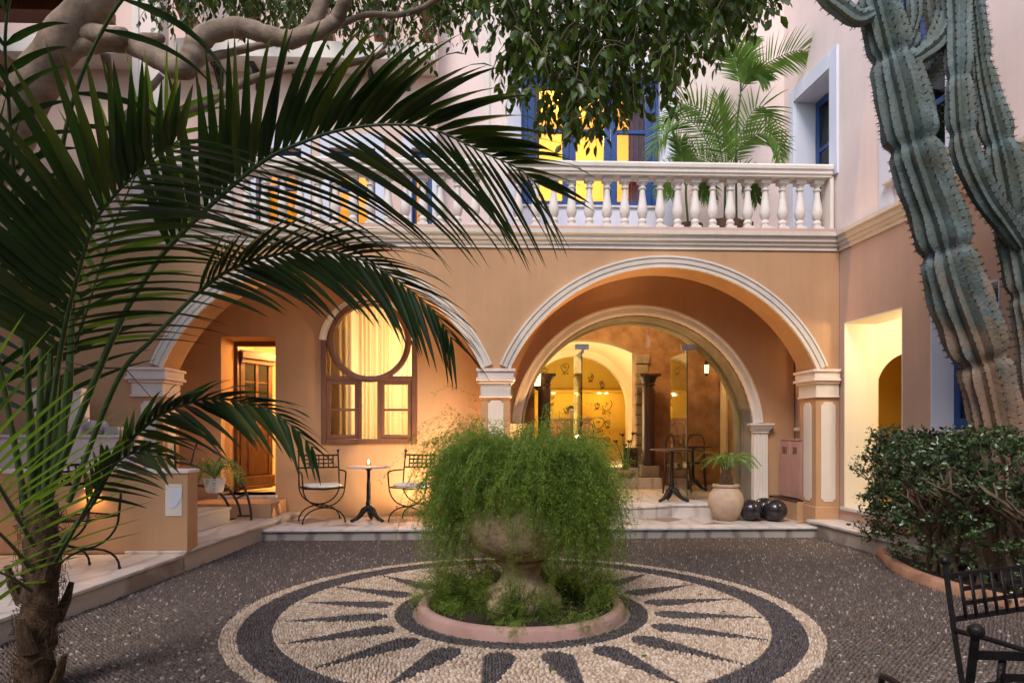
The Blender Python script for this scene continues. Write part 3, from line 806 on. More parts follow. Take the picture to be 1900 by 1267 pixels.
# upper window behind the cactus
uw = world_thing('upper_window', 'blue barred upper window with pale surround on side wing behind cactus', 'window')
k = MB(MR)
k.box(0.84, 1.08, -0.03, 0.01, 3.852, 6.7); k.box(1.90, 2.12, -0.03, 0.01, 3.852, 6.7); k.box(1.08, 1.90, -0.03, 0.01, 6.5, 6.7)
k.build('surround', 'lavender_trim', uw, bevel=0.005)
rbox(0.98, 2.0, -0.09, 0.06, 4.12, 4.168).build('sill', 'marble_white', uw, bevel=0.008)
blue_leaf(uw, 1.09, 1.49, 0.05, 4.175, 6.49, [4.75, 5.35, 5.95], 0.06); blue_leaf(uw, 1.495, 1.89, 0.05, 4.175, 6.49, [4.75, 5.35, 5.95], 0.06)
rbox(0.95, 2.02, 0.40, 0.41, 4.0, 6.6).build('blind', 'cream_room', uw, smooth=False)
# lower window with deep pale reveal
lw_ = world_thing('lower_window', 'dark blue window set in a deep pale reveal above the jade hedge', 'window')
k = MB(MR); k.box(1.662, 1.676, -0.004, 0.30, 1.345, 2.72); k.box(2.539, 2.553, -0.004, 0.30, 1.345, 2.72); k.box(1.676, 2.539, -0.003, 0.30, 2.706, 2.722)
k.build('reveal', 'lavender_trim', lw_)
rbox(1.50, 2.70, -0.07, 0.30, 1.30, 1.343).build('sill', 'marble_white', lw_, bevel=0.012)
blue_leaf(lw_, 1.68, 2.105, 0.24, 1.35, 2.70, [2.05], 0.075); blue_leaf(lw_, 2.11, 2.535, 0.24, 1.35, 2.70, [2.05], 0.075)
rbox(1.6, 2.6, 0.40, 0.41, 1.3, 2.8).build('blind', 'cream_room', lw_, smooth=False)
# lit niche window inside the loggia
k = MB(MR); k.box(-1.0, -0.40, 0.425, 0.6, 1.3, 2.6); k.build('niche_back', 'cream_room', rwb)
rbox(-1.05, -0.35, -0.07, 0.40, 1.33, 1.378).build('niche_sill', 'marble_white', rwb, bevel=0.008)
lamp('niche_light', MR @ Vector((-0.7, 0.25, 2.3)), 2.5, WARM, 0.05, rwb)
# passage behind the opening; an arch in its near side wall leads to a dim ochre room
rm = MB(MR)
u0, u1, w1 = -0.05, 1.9, 2.6
rm.add([(u0,0.421,0.37),(u1,0.421,0.37),(u1,w1,0.37),(u0,w1,0.37),(u0,0.421,2.9),(u1,0.421,2.9),(u1,w1,2.9),(u0,w1,2.9)],
       [(0,1,2,3),(4,5,6,7),(2,3,7,6)])
rm.build('passage', 'cream_room', rwb, smooth=False)
MP = MR @ Matrix(((0, -1, 0, u0), (1, 0, 0, 0), (0, 0, 1, 0), (0, 0, 0, 1)))
wall_open(MB(MP), 0.421, w1, 0.372, 2.899, 0.0, 0.10, [dict(x0=0.56, x1=1.55, zb=0.372, zs=2.0, zt=2.36)], 20).build('passage_arch_wall', 'cream_room', rwb, ang=30)
dm = MB(MR); dm.box(-2.0, u0 - 0.101, 0.43, w1, 0.365, 2.88); dm.f = [f for i, f in enumerate(dm.f) if i != 3]
dm.build('ochre_room', 'gold_wall', rwb, smooth=False)
k = MB(MR); k.box(u1, u1 + 0.1, 0.421, w1, 0.37, 2.9); k.build('passage_wall', 'cream_room', rwb, smooth=False)
k = MB(MR); k.box(0.105, 0.118, -0.003, 0.421, 0.372, 2.697); k.box(1.205, 1.218, -0.003, 0.421, 0.372, 2.697); k.box(0.118, 1.205, -0.0025, 0.421, 2.688, 2.702); k.build('opening_lining', 'cream_room', rwb)
lamp('passage_light', MR @ Vector((0.9, 0.75, 2.6)), 34, (1.0, 0.76, 0.48), 0.12, rwb)
lamp('passage_inner_light', MR @ Vector((-1.2, 1.4, 2.5)), 3, AMBER, 0.1, rwb)
# steps in front of the passage
rbox(-0.02, 2.2, -0.40, 0.0, -0.01, 0.165).build('step', 'riser_stone', rwb, bevel=0.006)
rbox(-0.05, 2.22, -0.425, -0.001, 0.165, 0.20).build('step_tread', 'marble_white', rwb, bevel=0.008)
rbox(0.06, 1.25, -0.035, 0.43, 0.33, 0.371).build('threshold', 'marble_white', rwb, bevel=0.006)
# ================================================================== pebble paving and sun medallion
def tone_mat(name, stops, rough=0.55):
    m, nt, b = _nt(name)
    at = nt.nodes.new('ShaderNodeAttribute'); at.attribute_name = 'tone'
    r = _ramp(nt, at.outputs['Fac'], stops)
    n = _noise(nt, 260, 2)
    mx = nt.nodes.new('ShaderNodeMixRGB'); mx.blend_type = 'MULTIPLY'; mx.inputs[0].default_value = 0.35
    nt.links.new(r.outputs[0], mx.inputs[1]); nt.links.new(n.outputs['Fac'], mx.inputs[2])
    nt.links.new(mx.outputs[0], b.inputs['Base Color'])
    b.inputs['Roughness'].default_value = rough
    b.inputs['Specular IOR Level'].default_value = 0.4
tone_mat('pebble_grey', [(0.0, (0.066, 0.049, 0.039)), (0.55, (0.138, 0.105, 0.084)), (0.86, (0.205, 0.155, 0.122)), (0.93, (0.38, 0.31, 0.25)), (1.0, (0.55, 0.46, 0.38))])
tone_mat('pebble_dark', [(0.0, (0.042, 0.035, 0.035)), (0.7, (0.082, 0.069, 0.068)), (1.0, (0.13, 0.108, 0.10))])
tone_mat('pebble_light', [(0.0, (0.42, 0.30, 0.20)), (0.5, (0.58, 0.445, 0.315)), (1.0, (0.74, 0.61, 0.47))])
MC = Vector((0.263, 5.096)); MR_OUT = 2.075
def pebbles(name, xy, ang, ln, wd_, hi, tone, material, parent=None, lod=1):
    n = len(xy)
    K = 6
    q = np.arange(K) * 2*np.pi/K
    ring = np.stack([np.cos(q), np.sin(q)], 1)
    rows = [(1.0, -0.010), (0.80, 0.62), (0.0, 1.0)] if lod else [(1.0, -0.006), (0.0, 1.0)]
    loc = []
    for s, z in rows:
        if s == 0: loc.append([[0, 0, z]])
        else: loc.append([[a*s, b_*s, z] for a, b_ in ring])
    loc = np.concatenate([np.array(l, float) for l in loc])
    nv = len(loc)
    F = []
    if lod:
        for k in range(K):
            k2 = (k+1) % K
            F += [(k, k2, K+k2), (k, K+k2, K+k), (K+k, K+k2, 2*K)]
    else:
        for k in range(K): F.append((k, (k+1) % K, K))
    F = np.array(F)
    ca, sa_ = np.cos(ang)[:, None], np.sin(ang)[:, None]
    # a little irregularity of each stone's outline
    jit = 1 + nrg.uniform(-0.16, 0.16, (n, nv))
    lx = loc[None, :, 0]*ln[:, None]*jit; ly = loc[None, :, 1]*wd_[:, None]*jit
    V = np.stack([xy[:, 0:1] + lx*ca - ly*sa_, xy[:, 1:2] + lx*sa_ + ly*ca, np.where(loc[None, :, 2] < 0, -0.016, loc[None, :, 2]*hi[:, None]) - 0.0 * lx], 2)
    tilt = nrg.normal(0, 0.10, (n, 1)); V[:, :, 2] += np.where(loc[None, :, 2] > 0, lx*tilt, 0)
    Fa = (F[None] + (np.arange(n)*nv)[:, None, None]).reshape(-1, 3)
    return npmesh(name, V.reshape(-1, 3), Fa, material, parent, np.repeat(tone, nv))
def flow(x, y):
    return 0.5*np.sin(x*1.3 + 0.7*y) + 0.45*np.sin(y*1.9 - 0.8*x + 1.0) + 0.3*np.sin(3.1*x + 2.3*y)
# --- grey field: rows of edge-set stones that swing in waves
def field(y0, y1, x0, x1, pu, pv):
    xs_ = np.arange(x0, x1, pu); ys_ = np.arange(y0, y1, pv)
    X, Y = np.meshgrid(xs_, ys_)
    X = X + (np.arange(len(ys_)) % 2)[:, None]*pu*0.5
    X = X.ravel(); Y = Y.ravel()
    a = flow(X, Y)
    Y = Y + 0.06*np.sin(X*2.1 + Y) + nrg.normal(0, 0.0028, len(X)); X = X + 0.05*np.sin(Y*2.4) + nrg.normal(0, 0.0034, len(X))
    return np.stack([X, Y], 1), a
def keep_field(xy):
    d = np.hypot(xy[:, 0]-MC.x, xy[:, 1]-MC.y)
    left = -2.86 + (xy[:, 1]-6.6)*0.075
    right = 4.20 - 0.056*(xy[:, 1]-8.6)
    return (d > MR_OUT + 0.004) & (xy[:, 0] > left + 0.01) & (xy[:, 0] < right) & (xy[:, 1] < 8.40)
def bed_curve(n=40):
    """front edge of the planting bed on the right, as a smooth curve on the ground"""
    P = [Vector((4.30, 7.28, 0)), Vector((4.17, 6.98, 0)), Vector((3.93, 6.35, 0)), Vector((3.84, 5.75, 0)), Vector((3.92, 5.2, 0)), Vector((4.15, 4.6, 0)), Vector((4.55, 4.15, 0))]
    out = []
    for i in range(len(P)-1):
        p0 = P[max(i-1, 0)]; p1 = P[i]; p2 = P[i+1]; p3 = P[min(i+2, len(P)-1)]
        for k in range(8):
            t = k/8.0
            out.append(0.5*((2*p1) + (p2-p0)*t + (2*p0-5*p1+4*p2-p3)*t*t + (3*p1-p0-3*p2+p3)*t**3))
    return out + [P[-1]]
BED = bed_curve()
bedY = np.array([p_.y for p_ in BED][::-1]); bedX = np.array([p_.x for p_ in BED][::-1])
paving = world_thing('pebble_paving', 'grey pebble paving of the courtyard set in wavy rows', 'paving', kind='structure')
for nm, (y0, y1), (pu, pv), lod in (('near_pebbles', (2.6, 5.3), (0.032, 0.0175), 1), ('far_pebbles', (5.3, 8.42), (0.034, 0.0195), 0)):
    xy, a = field(y0, y1, -3.3, 4.7, pu, pv)
    k = keep_field(xy) & (xy[:, 0] < np.where((xy[:, 1] > 4.15) & (xy[:, 1] < 7.28), np.interp(xy[:, 1], bedY, bedX) + 0.03, 9))
    xy, a = xy[k], a[k]; n = len(xy)
    t = nrg.beta(2.0, 2.6, n); t = np.where(nrg.random(n) < 0.05, nrg.uniform(0.86, 0.98, n), t*0.92)
    o = pebbles(nm, xy, a + nrg.normal(0, 0.22, n), pu*nrg.uniform(0.40, 0.56, n), pv*nrg.uniform(0.42, 0.56, n), nrg.uniform(0.007, 0.013, n), t, 'pebble_grey', paving, lod)
    o['kind'] = 'stuff'
# --- medallion
med = world_thing('sun_medallion', 'round pebble mosaic of a sun with twenty dark rays round the urn', 'mosaic', kind='structure')
rr = np.arange(0.815, MR_OUT, 0.0182)
pts, angs = [], []
for i, r_ in enumerate(rr):
    n = int(2*math.pi*r_/0.032)
    q = (np.arange(n) + 0.5*(i % 2))*2*np.pi/n + i*0.37
    pts.append(np.stack([MC.x + r_*np.cos(q), MC.y + r_*np.sin(q)], 1)); angs.append(q + np.pi/2)
pts = np.concatenate(pts) + nrg.normal(0, 0.0030, (sum(len(p_) for p_ in pts), 2)); angs = np.concatenate(angs)
d = pts - np.array([MC.x, MC.y]); rad = np.hypot(d[:, 0], d[:, 1]); th = np.arctan2(d[:, 1], d[:, 0])
# in the light ground the stones run in drifting waves instead of circles
cls = np.full(len(pts), -1)
cls[(rad > 1.975)] = 0; cls[(rad <= 1.975) & (rad > 1.755)] = 1; cls[(rad <= 1.755) & (rad > 0.935)] = 2; cls[rad <= 0.935] = 3
NR = 20; step = 2*np.pi/NR; ph0 = R(8.5)
ki = np.round((th - ph0)/step).astype(int) % NR
off = (th - ph0) - np.round((th - ph0)/step)*step
lat = rad*np.sin(off); lon = rad*np.cos(off)
s0, sm, s1 = 0.985, 1.10, 1.72
hw = np.where(lon < sm, 0.098*np.sqrt(np.clip(1 - ((sm-lon)/(sm-s0))**2, 0, 1)), 0.098*np.clip((s1-lon)/(s1-sm), 0, 1)**0.92)
isray = (cls == 2) & (lon > s0 - 0.010) & (lon < s1 + 0.01) & (np.abs(lat) < hw + 0.0075)
cls[isray] = -2
light = (cls == 2)
angs[light] += 0.9*np.sin(4*pts[light, 0] + 2.0*pts[light, 1]) 
def med_part(name, sel, material):
    n = int(sel.sum())
    if n < 3: return None
    return pebbles(name, pts[sel], angs[sel] + nrg.normal(0, 0.18, n), nrg.uniform(0.0125, 0.0185, n), nrg.uniform(0.0078, 0.0108, n), nrg.uniform(0.006, 0.012, n), nrg.random(n), material, med, 1)
for nm, c, mt in (('outer_band', 0, 'pebble_light'), ('dark_band', 1, 'pebble_dark'), ('light_ground', 2, 'pebble_light'), ('inner_band', 3, 'pebble_dark')):
    o = med_part(nm, cls == c, mt)
    o['kind'] = 'stuff'
for k_ in range(NR):                                   # each ray: edge rows first, then rows parallel to its axis
    a_ = ph0 + k_*step
    P_, O_ = [], []
    def hwf(l): return 0.098*math.sqrt(max(0, 1 - ((sm-l)/(sm-s0))**2)) if l < sm else 0.098*max(0, (s1-l)/(s1-sm))**0.92
    l = s0 + 0.012
    while l < s1:
        h = hwf(l); m_ = max(1, int(round(2*h/0.0185)))
        for q_ in range(m_):
            P_.append((l + rnd.gauss(0, 0.002) + (0.011 if q_ % 2 else 0), -h + 2*h*(q_ + 0.5)/m_)); O_.append(a_ + rnd.gauss(0, 0.12))
        l += 0.030
    P_ = np.array(P_); xy_ = np.stack([MC.x + P_[:, 0]*math.cos(a_) - P_[:, 1]*math.sin(a_), MC.y + P_[:, 0]*math.sin(a_) + P_[:, 1]*math.cos(a_)], 1); n = len(P_)
    pebbles('ray', xy_, np.array(O_), nrg.uniform(0.0135, 0.018, n), nrg.uniform(0.0082, 0.0105, n), nrg.uniform(0.006, 0.012, n), nrg.random(n), 'pebble_dark', med, 1)
k = MB()
n = 96
k.add([(MC.x + r_*math.cos(2*math.pi*i/n), MC.y + r_*math.sin(2*math.pi*i/n), -0.008) for r_ in (0.72, MR_OUT) for i in range(n)],
      [(i, n + i, n + (i+1) % n, (i+1) % n) for i in range(n)])
k.build('light_grout', mat('light_grout', (0.22, 0.17, 0.13), (0.30, 0.23, 0.18), 30, 0.95, 0.5, 100), med, smooth=False)

# ================================================================== loggia platform and entrance steps
lp = world_thing('loggia_platform', 'low marble platform under the arches with diamond tiles', 'platform', kind='structure')
LPX0, LPX1 = -2.72, 4.50
k = MB(); k.box(LPX0, LPX1, 8.425, 9.72, -0.01, 0.100); k.build('platform_riser', 'riser_stone', lp, bevel=0.004)
xs_ = [LPX0, -1.75, -0.62, 0.55, 1.62, 2.72, 3.55, LPX1]
for a, b_ in zip(xs_[:-1], xs_[1:]):
    k = MB(); k.box(a + 0.0015, b_ - 0.0015, 8.395, 8.70, 0.1005, 0.130 + rnd.uniform(-0.001, 0.001)); k.build('edge_slab', 'marble_white', lp, bevel=0.006)
k = MB(); k.box(LPX0, LPX1, 8.70, BY, 0.1002, 0.1215); k.build('joint_bed', 'mortar', lp)
# diagonal square tiles, every second row with a dark tile
D = 0.30
for i in range(-16, 20):
    for j in range(-16, 20):
        cx_ = (i + j)*D; cy_ = 9.21 + (i - j)*D
        poly = [(cx_ - D + 0.002, cy_), (cx_, cy_ - D + 0.002), (cx_ + D - 0.002, cy_), (cx_, cy_ + D - 0.002)]
        # clip to the platform
        def clip(P, ax, lim, sgn):
            out = []
            for a, b_ in zip(P, P[1:] + P[:1]):
                ia = sgn*(a[ax]-lim) >= 0; ib = sgn*(b_[ax]-lim) >= 0
                if ia: out.append(a)
                if ia != ib:
                    t = (lim-a[ax])/(b_[ax]-a[ax]); out.append((a[0]+(b_[0]-a[0])*t, a[1]+(b_[1]-a[1])*t))
            return out
        for ax, lim, sg in ((0, LPX0 + 0.005, 1), (0, LPX1 - 0.01, -1), (1, 8.704, 1), (1, BY - 0.003, -1)):
            poly = clip(poly, ax, lim, sg)
            if len(poly) < 3: break
        if len(poly) < 3: continue
        ar = 0.5*abs(sum(a[0]*b_[1]-b_[0]*a[1] for a, b_ in zip(poly, poly[1:]+poly[:1])))
        if ar < 0.003: continue
        k = MB(); k.prism(poly, 'z', 0.110, 0.1295 + rnd.uniform(-0.0008, 0.0008))
        k.build('tile', 'marble_dark' if (i - j) % 2 == 0 and (i % 2 == 0) else 'marble', lp, smooth=False)
# curved entrance step
ex, ey = 2.18, 9.72
poly = [(EX0 - 0.12, BY + 0.01), (EX0 - 0.12, 9.46)]
for i in range(25):
    a = math.pi*1.18 + (math.pi*0.64)*i/24
    poly.append((1.75 + 1.02*math.cos(a), 9.83 + 0.62*math.sin(a)))
poly += [(EX1 + 0.22, 9.46), (EX1 + 0.22, BY + 0.01)]
poly = [poly[0]] + sorted(poly[1:-1], key=lambda q_: q_[0]) + [poly[-1]]
k = MB(); k.prism(poly, 'z', 0.125, 0.275); k.build('entrance_step', 'marble', lp, ang=30)
poly2 = [(x_, y_ - (0.02 if y_ < 9.7 else 0)) for x_, y_ in poly]
k = MB(); k.prism(poly2, 'z', 0.2755, 0.31); k.build('entrance_tread', 'marble_white', lp, ang=30, bevel=0.005)

# ================================================================== left steps and raised terrace
ul = Vector((0.078, 0.997, 0)); 
def lx(Y): return -2.86 + (Y - 6.6)*0.078        # x of the left terrace edge
ls = world_thing('marble_steps', 'marble steps rising to the left terrace beside the iron rail', 'steps')
def skew_block(name, off0, off1, y0, y1, z0, z1, mt, parent, bevel=0.005):
    """block whose right face runs parallel to the terrace edge (off = metres left of that edge)"""
    k = MB(); k.prism([(lx(y0) - off1, y0), (lx(y0) - off0, y0), (lx(y1) - off0, y1), (lx(y1) - off1, y1)], 'z', z0, z1)
    return k.build(name, mt, parent, bevel=bevel)
skew_block('riser', 0.0, 2.2, 6.60, BY - 0.01, -0.01, 0.165, 'riser_stone', ls)
skew_block('tread', -0.022, 0.55, 6.58, BY - 0.01, 0.1655, 0.198, 'marble', ls, 0.008)
skew_block('riser', 0.46, 2.2, 6.64, 8.58, 0.1985, 0.365, 'marble', ls)
skew_block('tread', 0.438, 0.95, 6.64, 8.58, 0.3655, 0.395, 'marble', ls, 0.008)
skew_block('riser', 0.88, 2.2, 6.64, 8.58, 0.3955, 0.565, 'marble', ls)
skew_block('tread', 0.858, 2.2, 6.64, 8.58, 0.5655, 0.595, 'marble', ls, 0.008)
k = MB(); k.box(-3.9, -2.80, 9.0, BY - 0.012, 0.1985, 0.384); k.build('door_plinth', 'peach', ls, bevel=0.004)
lt = world_thing('marble_terrace', 'low marble terrace with thick edge slabs under the left iron chair', 'terrace', kind='structure')
k = MB(); k.prism([(-7.5, 2.0), (lx(2.0), 2.0), (lx(6.58), 6.58), (-7.5, 6.58)], 'z', -0.01, 0.140); k.build('riser', 'riser_stone', lt, bevel=0.004)
ys_ = [2.0, 3.1, 4.25, 5.35, 6.575]
for a, b_ in zip(ys_[:-1], ys_[1:]):
    for o0, o1 in ((-0.022, 0.78), (0.783, 1.62), (1.623, 3.2)):
        k = MB(); k.prism([(lx(a) - o1, a + 0.0015), (lx(a) - o0, a + 0.0015), (lx(b_) - o0, b_ - 0.0015), (lx(b_) - o1, b_ - 0.0015)], 'z', 0.1405, 0.172 + rnd.uniform(-0.001, 0.001))
        k.build('slab', 'marble', lt, bevel=0.007)
# parapet wall of the upper terrace with its panel, cap and the further pedestal wall
pw = world_thing('terrace_parapet', 'peach parapet wall with inset panel beside the marble steps', 'wall')
px1 = onY(348, 900, 6.60).x
k = MB(); k.box(-6.6, px1, 6.60, 6.83, 0.172, 0.93); k.build('wall', 'peach', pw, bevel=0.006)
k = MB(); k.box(-6.62, px1 + 0.012, 6.585, 6.845, 0.93, 0.965); k.build('coping', 'peach_light', pw, bevel=0.006)
pa, pb = onY(307, 898, 6.60), onY(338, 957, 6.60)
k = MB(); k.box(pa.x, pb.x, 6.592, 6.61, pb.z, pa.z); k.build('panel', 'cream_trim', pw, bevel=0.003)
disc = [(pa.x + 0.05 + 0.11*math.cos(R(-90 + 90*i/12)), pa.z - 0.05 + 0.18*math.sin(R(-90 + 90*i/12))) for i in range(13)] + [(pa.x + 0.05, pa.z - 0.05)]
k = MB(); k.prism(disc, 'y', 6.586, 6.5925); k.build('panel_motif', 'lavender_trim', pw)
k = MB(); k.box(-6.6, lx(7.5) - 2.2, 6.83, 8.58, 0.0, 0.60); k.build('terrace_fill', 'peach', pw)
pd = world_thing('pedestal_wall', 'low peach wall with white panels and pedestal behind palm stems', 'wall')
a = onY(113, 740, 8.05); b_ = onY(250, 806, 8.05)
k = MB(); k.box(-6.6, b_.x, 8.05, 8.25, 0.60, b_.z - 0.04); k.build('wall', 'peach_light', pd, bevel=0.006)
k = MB(); k.box(-6.62, b_.x + 0.01, 8.03, 8.28, b_.z - 0.04, b_.z); k.build('coping', 'cream_trim', pd, bevel=0.006)
c1 = onY(205, 823, 8.05); c2 = onY(238, 870, 8.05)
k = MB(); k.box(c1.x, c2.x, 8.042, 8.06, c2.z, c1.z); k.build('panel', 'cream_trim', pd, bevel=0.003)
c1 = onY(100, 728, 8.06); c2 = onY(150, 800, 8.06)
k = MB(); k.box(c1.x - 0.25, c2.x, 8.06, 8.24, b_.z + 0.001, c1.z); k.build('pedestal', 'peach_light', pd, bevel=0.006)
k = MB(); k.box(c1.x - 0.27, c2.x + 0.02, 8.04, 8.26, c1.z, c1.z + 0.05); k.build('pedestal_cap', 'peach_light', pd, bevel=0.006)
c3 = onY(114, 743, 8.06); c4 = onY(141, 796, 8.06)
k = MB(); k.box(c3.x, c4.x, 8.052, 8.07, c4.z, c3.z); k.build('panel', 'cream_trim', pd, bevel=0.003)
# pumpkin-shaped grey pot and a small stone box on the wall
q = onY(180, 788, 8.12)
mat('grey_ceramic', (0.42, 0.36, 0.36), (0.52, 0.46, 0.46), 6, 0.6, 0.3, 40)
k = MB()
nn_ = 40; prof = [(0.05, 0.0), (0.085, 0.02), (0.11, 0.06), (0.115, 0.10), (0.10, 0.14), (0.06, 0.165), (0.045, 0.165)]
vs_, fs_ = [], []
for r_, z_ in prof:
    for i in range(nn_):
        a = 2*math.pi*i/nn_; rr_ = r_*(1 + 0.06*abs(math.sin(a*5)))
        vs_.append((q.x + rr_*math.cos(a), q.y + rr_*math.sin(a), b_.z + z_))
for j in range(len(prof)-1):
    for i in range(nn_): fs_.append((j*nn_+i, j*nn_+(i+1) % nn_, (j+1)*nn_+(i+1) % nn_, (j+1)*nn_+i))
fs_.append(tuple(range(nn_)))
k.add(vs_, fs_); tag(k.build('ribbed_pot', 'grey_ceramic', None, ang=60), 'squat grey ribbed pot standing on the low pedestal wall', 'pot')
k = MB(); k.box(q.x + 0.12, q.x + 0.28, q.y - 0.08, q.y + 0.08, b_.z, b_.z + 0.09)
tag(k.build('stone_box', 'grey_ceramic', None, bevel=0.008), 'small grey stone block beside the ribbed pot on the wall', 'block')
# left wing
lwb = world_thing('left_wing', 'shaded peach wing wall with timber eaves behind the palm', 'building')
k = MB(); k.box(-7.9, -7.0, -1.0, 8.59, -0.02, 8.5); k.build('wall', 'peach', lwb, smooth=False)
for zz in (5.2, 5.55):
    for yy in range(12):
        k = MB(); k.box(-7.0, -5.7, 2.2 + yy*0.52, 2.34 + yy*0.52, zz, zz + 0.12); k.build('eave_timber', 'brown_wood', lwb)
    k = MB(); k.box(-5.7, -5.55, 2.0, 8.3, zz - 0.02, zz + 0.14); k.build('eave_beam', 'brown_wood', lwb)
rwg = world_thing('rear_shade_wing', 'added unseen peach wing behind the viewpoint that holds back skylight', 'building')  # unseen wing added behind the camera to cut ambient light on the foreground
k = MB(); k.box(-7.9, 5.6, -4.4, -3.6, -0.02, 5.2); k.build('wall', 'peach', rwg, smooth=False)
k = MB(); k.box(-7.95, 5.65, -4.45, -3.50, 5.2, 5.4); k.build('cornice', 'cream_trim', rwg, bevel=0.02)
k = MB(); k.box(-7.9, -4.55, 1.2, 8.585, 6.32, 6.44); k.build('shade_slab', 'brown_wood', lwb, smooth=False)  # slab and joists out of view, added to keep the left side in shade
for yy in range(13):
    k = MB(); k.box(-7.0, -4.6, 1.5 + yy*0.55, 1.62 + yy*0.55, 6.20, 6.318); k.build('shade_slab_joist', 'brown_wood', lwb)
# ================================================================== lobby seen through the glass
lob = world_thing('lobby', 'warm lit lobby interior with vaulted alcove behind the glass entrance', 'interior', kind='structure')
LZ = 0.31
k = MB(); k.box(-0.4, 4.45, BY + 0.03, 12.72, LZ - 0.15, LZ - 0.001); k.build('floor', 'marble', lob, smooth=False)
VY = 12.7
vx1 = onY(1179, 700, VY).x; vx0 = onY(992, 700, VY).x
m = wall_open(MB(), -0.4, 4.45, LZ - 0.02, 4.2, VY, VY + 0.30, [dict(x0=vx0, x1=vx1, zs=onY(1179, 652, VY).z, zt=onY(1085, 630, VY).z)], 24)
m.build('stone_back_wall', 'stone_wall', lob, smooth=False)
for xa, xb in ((-0.42, -0.40), (4.45, 4.47)):
    k = MB(); k.box(xa, xb, BY + 0.502, VY, LZ - 0.02, 4.2); k.build('side_wall', 'stone_wall', lob, smooth=False)
k = MB(); k.box(-0.42, 4.47, BY + 0.502, VY + 0.3, 4.2, 4.25); k.build('ceiling', 'stone_wall', lob, smooth=False)
# rough stones round the alcove opening
for i in range(11):
    zz = LZ + 0.36 + i*0.19
    if zz > 2.75: break
    w = 0.22 + 0.14*rnd.random()
    k = MB(); k.box(vx1 + 0.003, vx1 + w, VY - 0.03 - 0.03*rnd.random(), VY + 0.05, zz + 0.006, zz + 0.184); k.build('quoin_stone', 'arch_stone', lob, bevel=0.02)
# tunnel vault
VC = onY(1060, 700, 16.2); vcx = VC.x; vr = onY(1150, 700, 16.2).x - vcx
FZ = 0.66
vsp = onY(1060, 667, 16.2).z - vr
v = MB()
n = 28
for (ya, yb, rr_) in ((VY + 0.3, 16.2, vr + 0.14),):
    vs_, fs_ = [], []
    prof = [(vcx + rr_, FZ)] + [(vcx + rr_*math.cos(math.pi*i/n), vsp + rr_*math.sin(math.pi*i/n)) for i in range(n+1)] + [(vcx - rr_, FZ)]
    for x, z in prof: vs_ += [(x, ya, z), (x, yb, z)]
    for i in range(len(prof)-1): fs_.append((2*i, 2*i+1, 2*i+3, 2*i+2))
    v.add(vs_, fs_)
v.build('tunnel_vault', 'vault_cream', lob, ang=40)
m = wall_open(MB(), vcx - vr - 0.5, vcx + vr + 0.5, FZ, 3.6, 15.3, 15.55, [dict(x0=vcx - vr + 0.0, x1=vcx + vr - 0.0, zs=vsp + 0.02, zt=vsp + vr - 0.01)], 30)
m.build('inner_rib', 'vault_cream', lob, ang=30)
k = MB(); k.box(vcx - vr - 0.6, vcx + vr + 0.6, 16.2, 16.3, FZ - 0.3, 3.8); k.build('gold_back_wall', 'gold_wall', lob, smooth=False)
zc_ = onY(1100, 729, 16.0).z
k = MB(); k.box(vcx - vr - 0.1, vcx + vr - 0.01, 15.75, 16.19, zc_, zc_ + 0.06); k.build('light_shelf', 'gold_wall', lob, bevel=0.005)
k = MB(); k.box(vcx - vr - 0.6, vcx + vr + 0.6, VY + 0.301, 16.2, FZ - 0.35, FZ); k.build('alcove_floor', 'marble', lob, smooth=False)
k = MB(); k.box(vx0 - 0.3, vx1 + 0.32, VY - 0.70, VY - 0.002, LZ, 0.49); k.build('alcove_step', 'marble', lob, bevel=0.008)
k = MB(); k.box(vx0 - 0.3, vx1 + 0.31, VY - 0.36, VY + 0.302, 0.4905, FZ - 0.001); k.build('alcove_step', 'marble', lob, bevel=0.008)
# ink drawings on the gold wall: loops, buds and strokes
def strokes(name, paths, Y=16.196, rad=0.0075):
    k = MB()
    for P in paths: k.tube([onY(x, y, Y) for x, y in P], rad, 5, flat=1.0)
    return k.build(name, 'ink', lob)
def loop(cx_, cy_, rx, ry, a0=0, a1=300, w=0.15, n=16):
    return [(cx_ + rx*(1 + w*math.sin(3*R(a)))*math.cos(R(a)), cy_ - ry*(1 + w*math.sin(2*R(a)))*math.sin(R(a))) for a in [a0 + (a1 - a0)*i/n for i in range(n+1)]]
for (cx_, cy_, s) in ((1126, 752, 9), (1111, 785, 9.5), (1127, 785, 5), (1052, 758, 6.5), (1024, 742, 6), (1011, 684, 6), (1048, 682, 7), (1096, 700, 5), (1118, 712, 5), (1108, 752, 4), (1112, 815, 8), (1125, 818, 6)):
    ps = [loop(cx_, cy_, s, s*1.08, rnd.uniform(0, 180), rnd.uniform(330, 520))]
    for j in range(4):
        a = rnd.uniform(0, 6.28); d0 = rnd.uniform(0.1, 0.5)*s
        ps.append([(cx_ + d0*math.cos(a), cy_ + d0*math.sin(a)), (cx_ + d0*math.cos(a) + rnd.uniform(-2, 2), cy_ + d0*math.sin(a) + rnd.uniform(-3, 0)), (cx_ + d0*math.cos(a) + rnd.uniform(-3, 3), cy_ + d0*math.sin(a) + rnd.uniform(-4, 1))])
    for j in range(3):
        ps.append([(cx_ + rnd.uniform(-s, s), cy_ + s*1.2), (cx_ + rnd.uniform(-s, s), cy_ + s*1.5), (cx_ + rnd.uniform(-s, s), cy_ + s*1.8)])
    strokes('ink_drawing', ps)
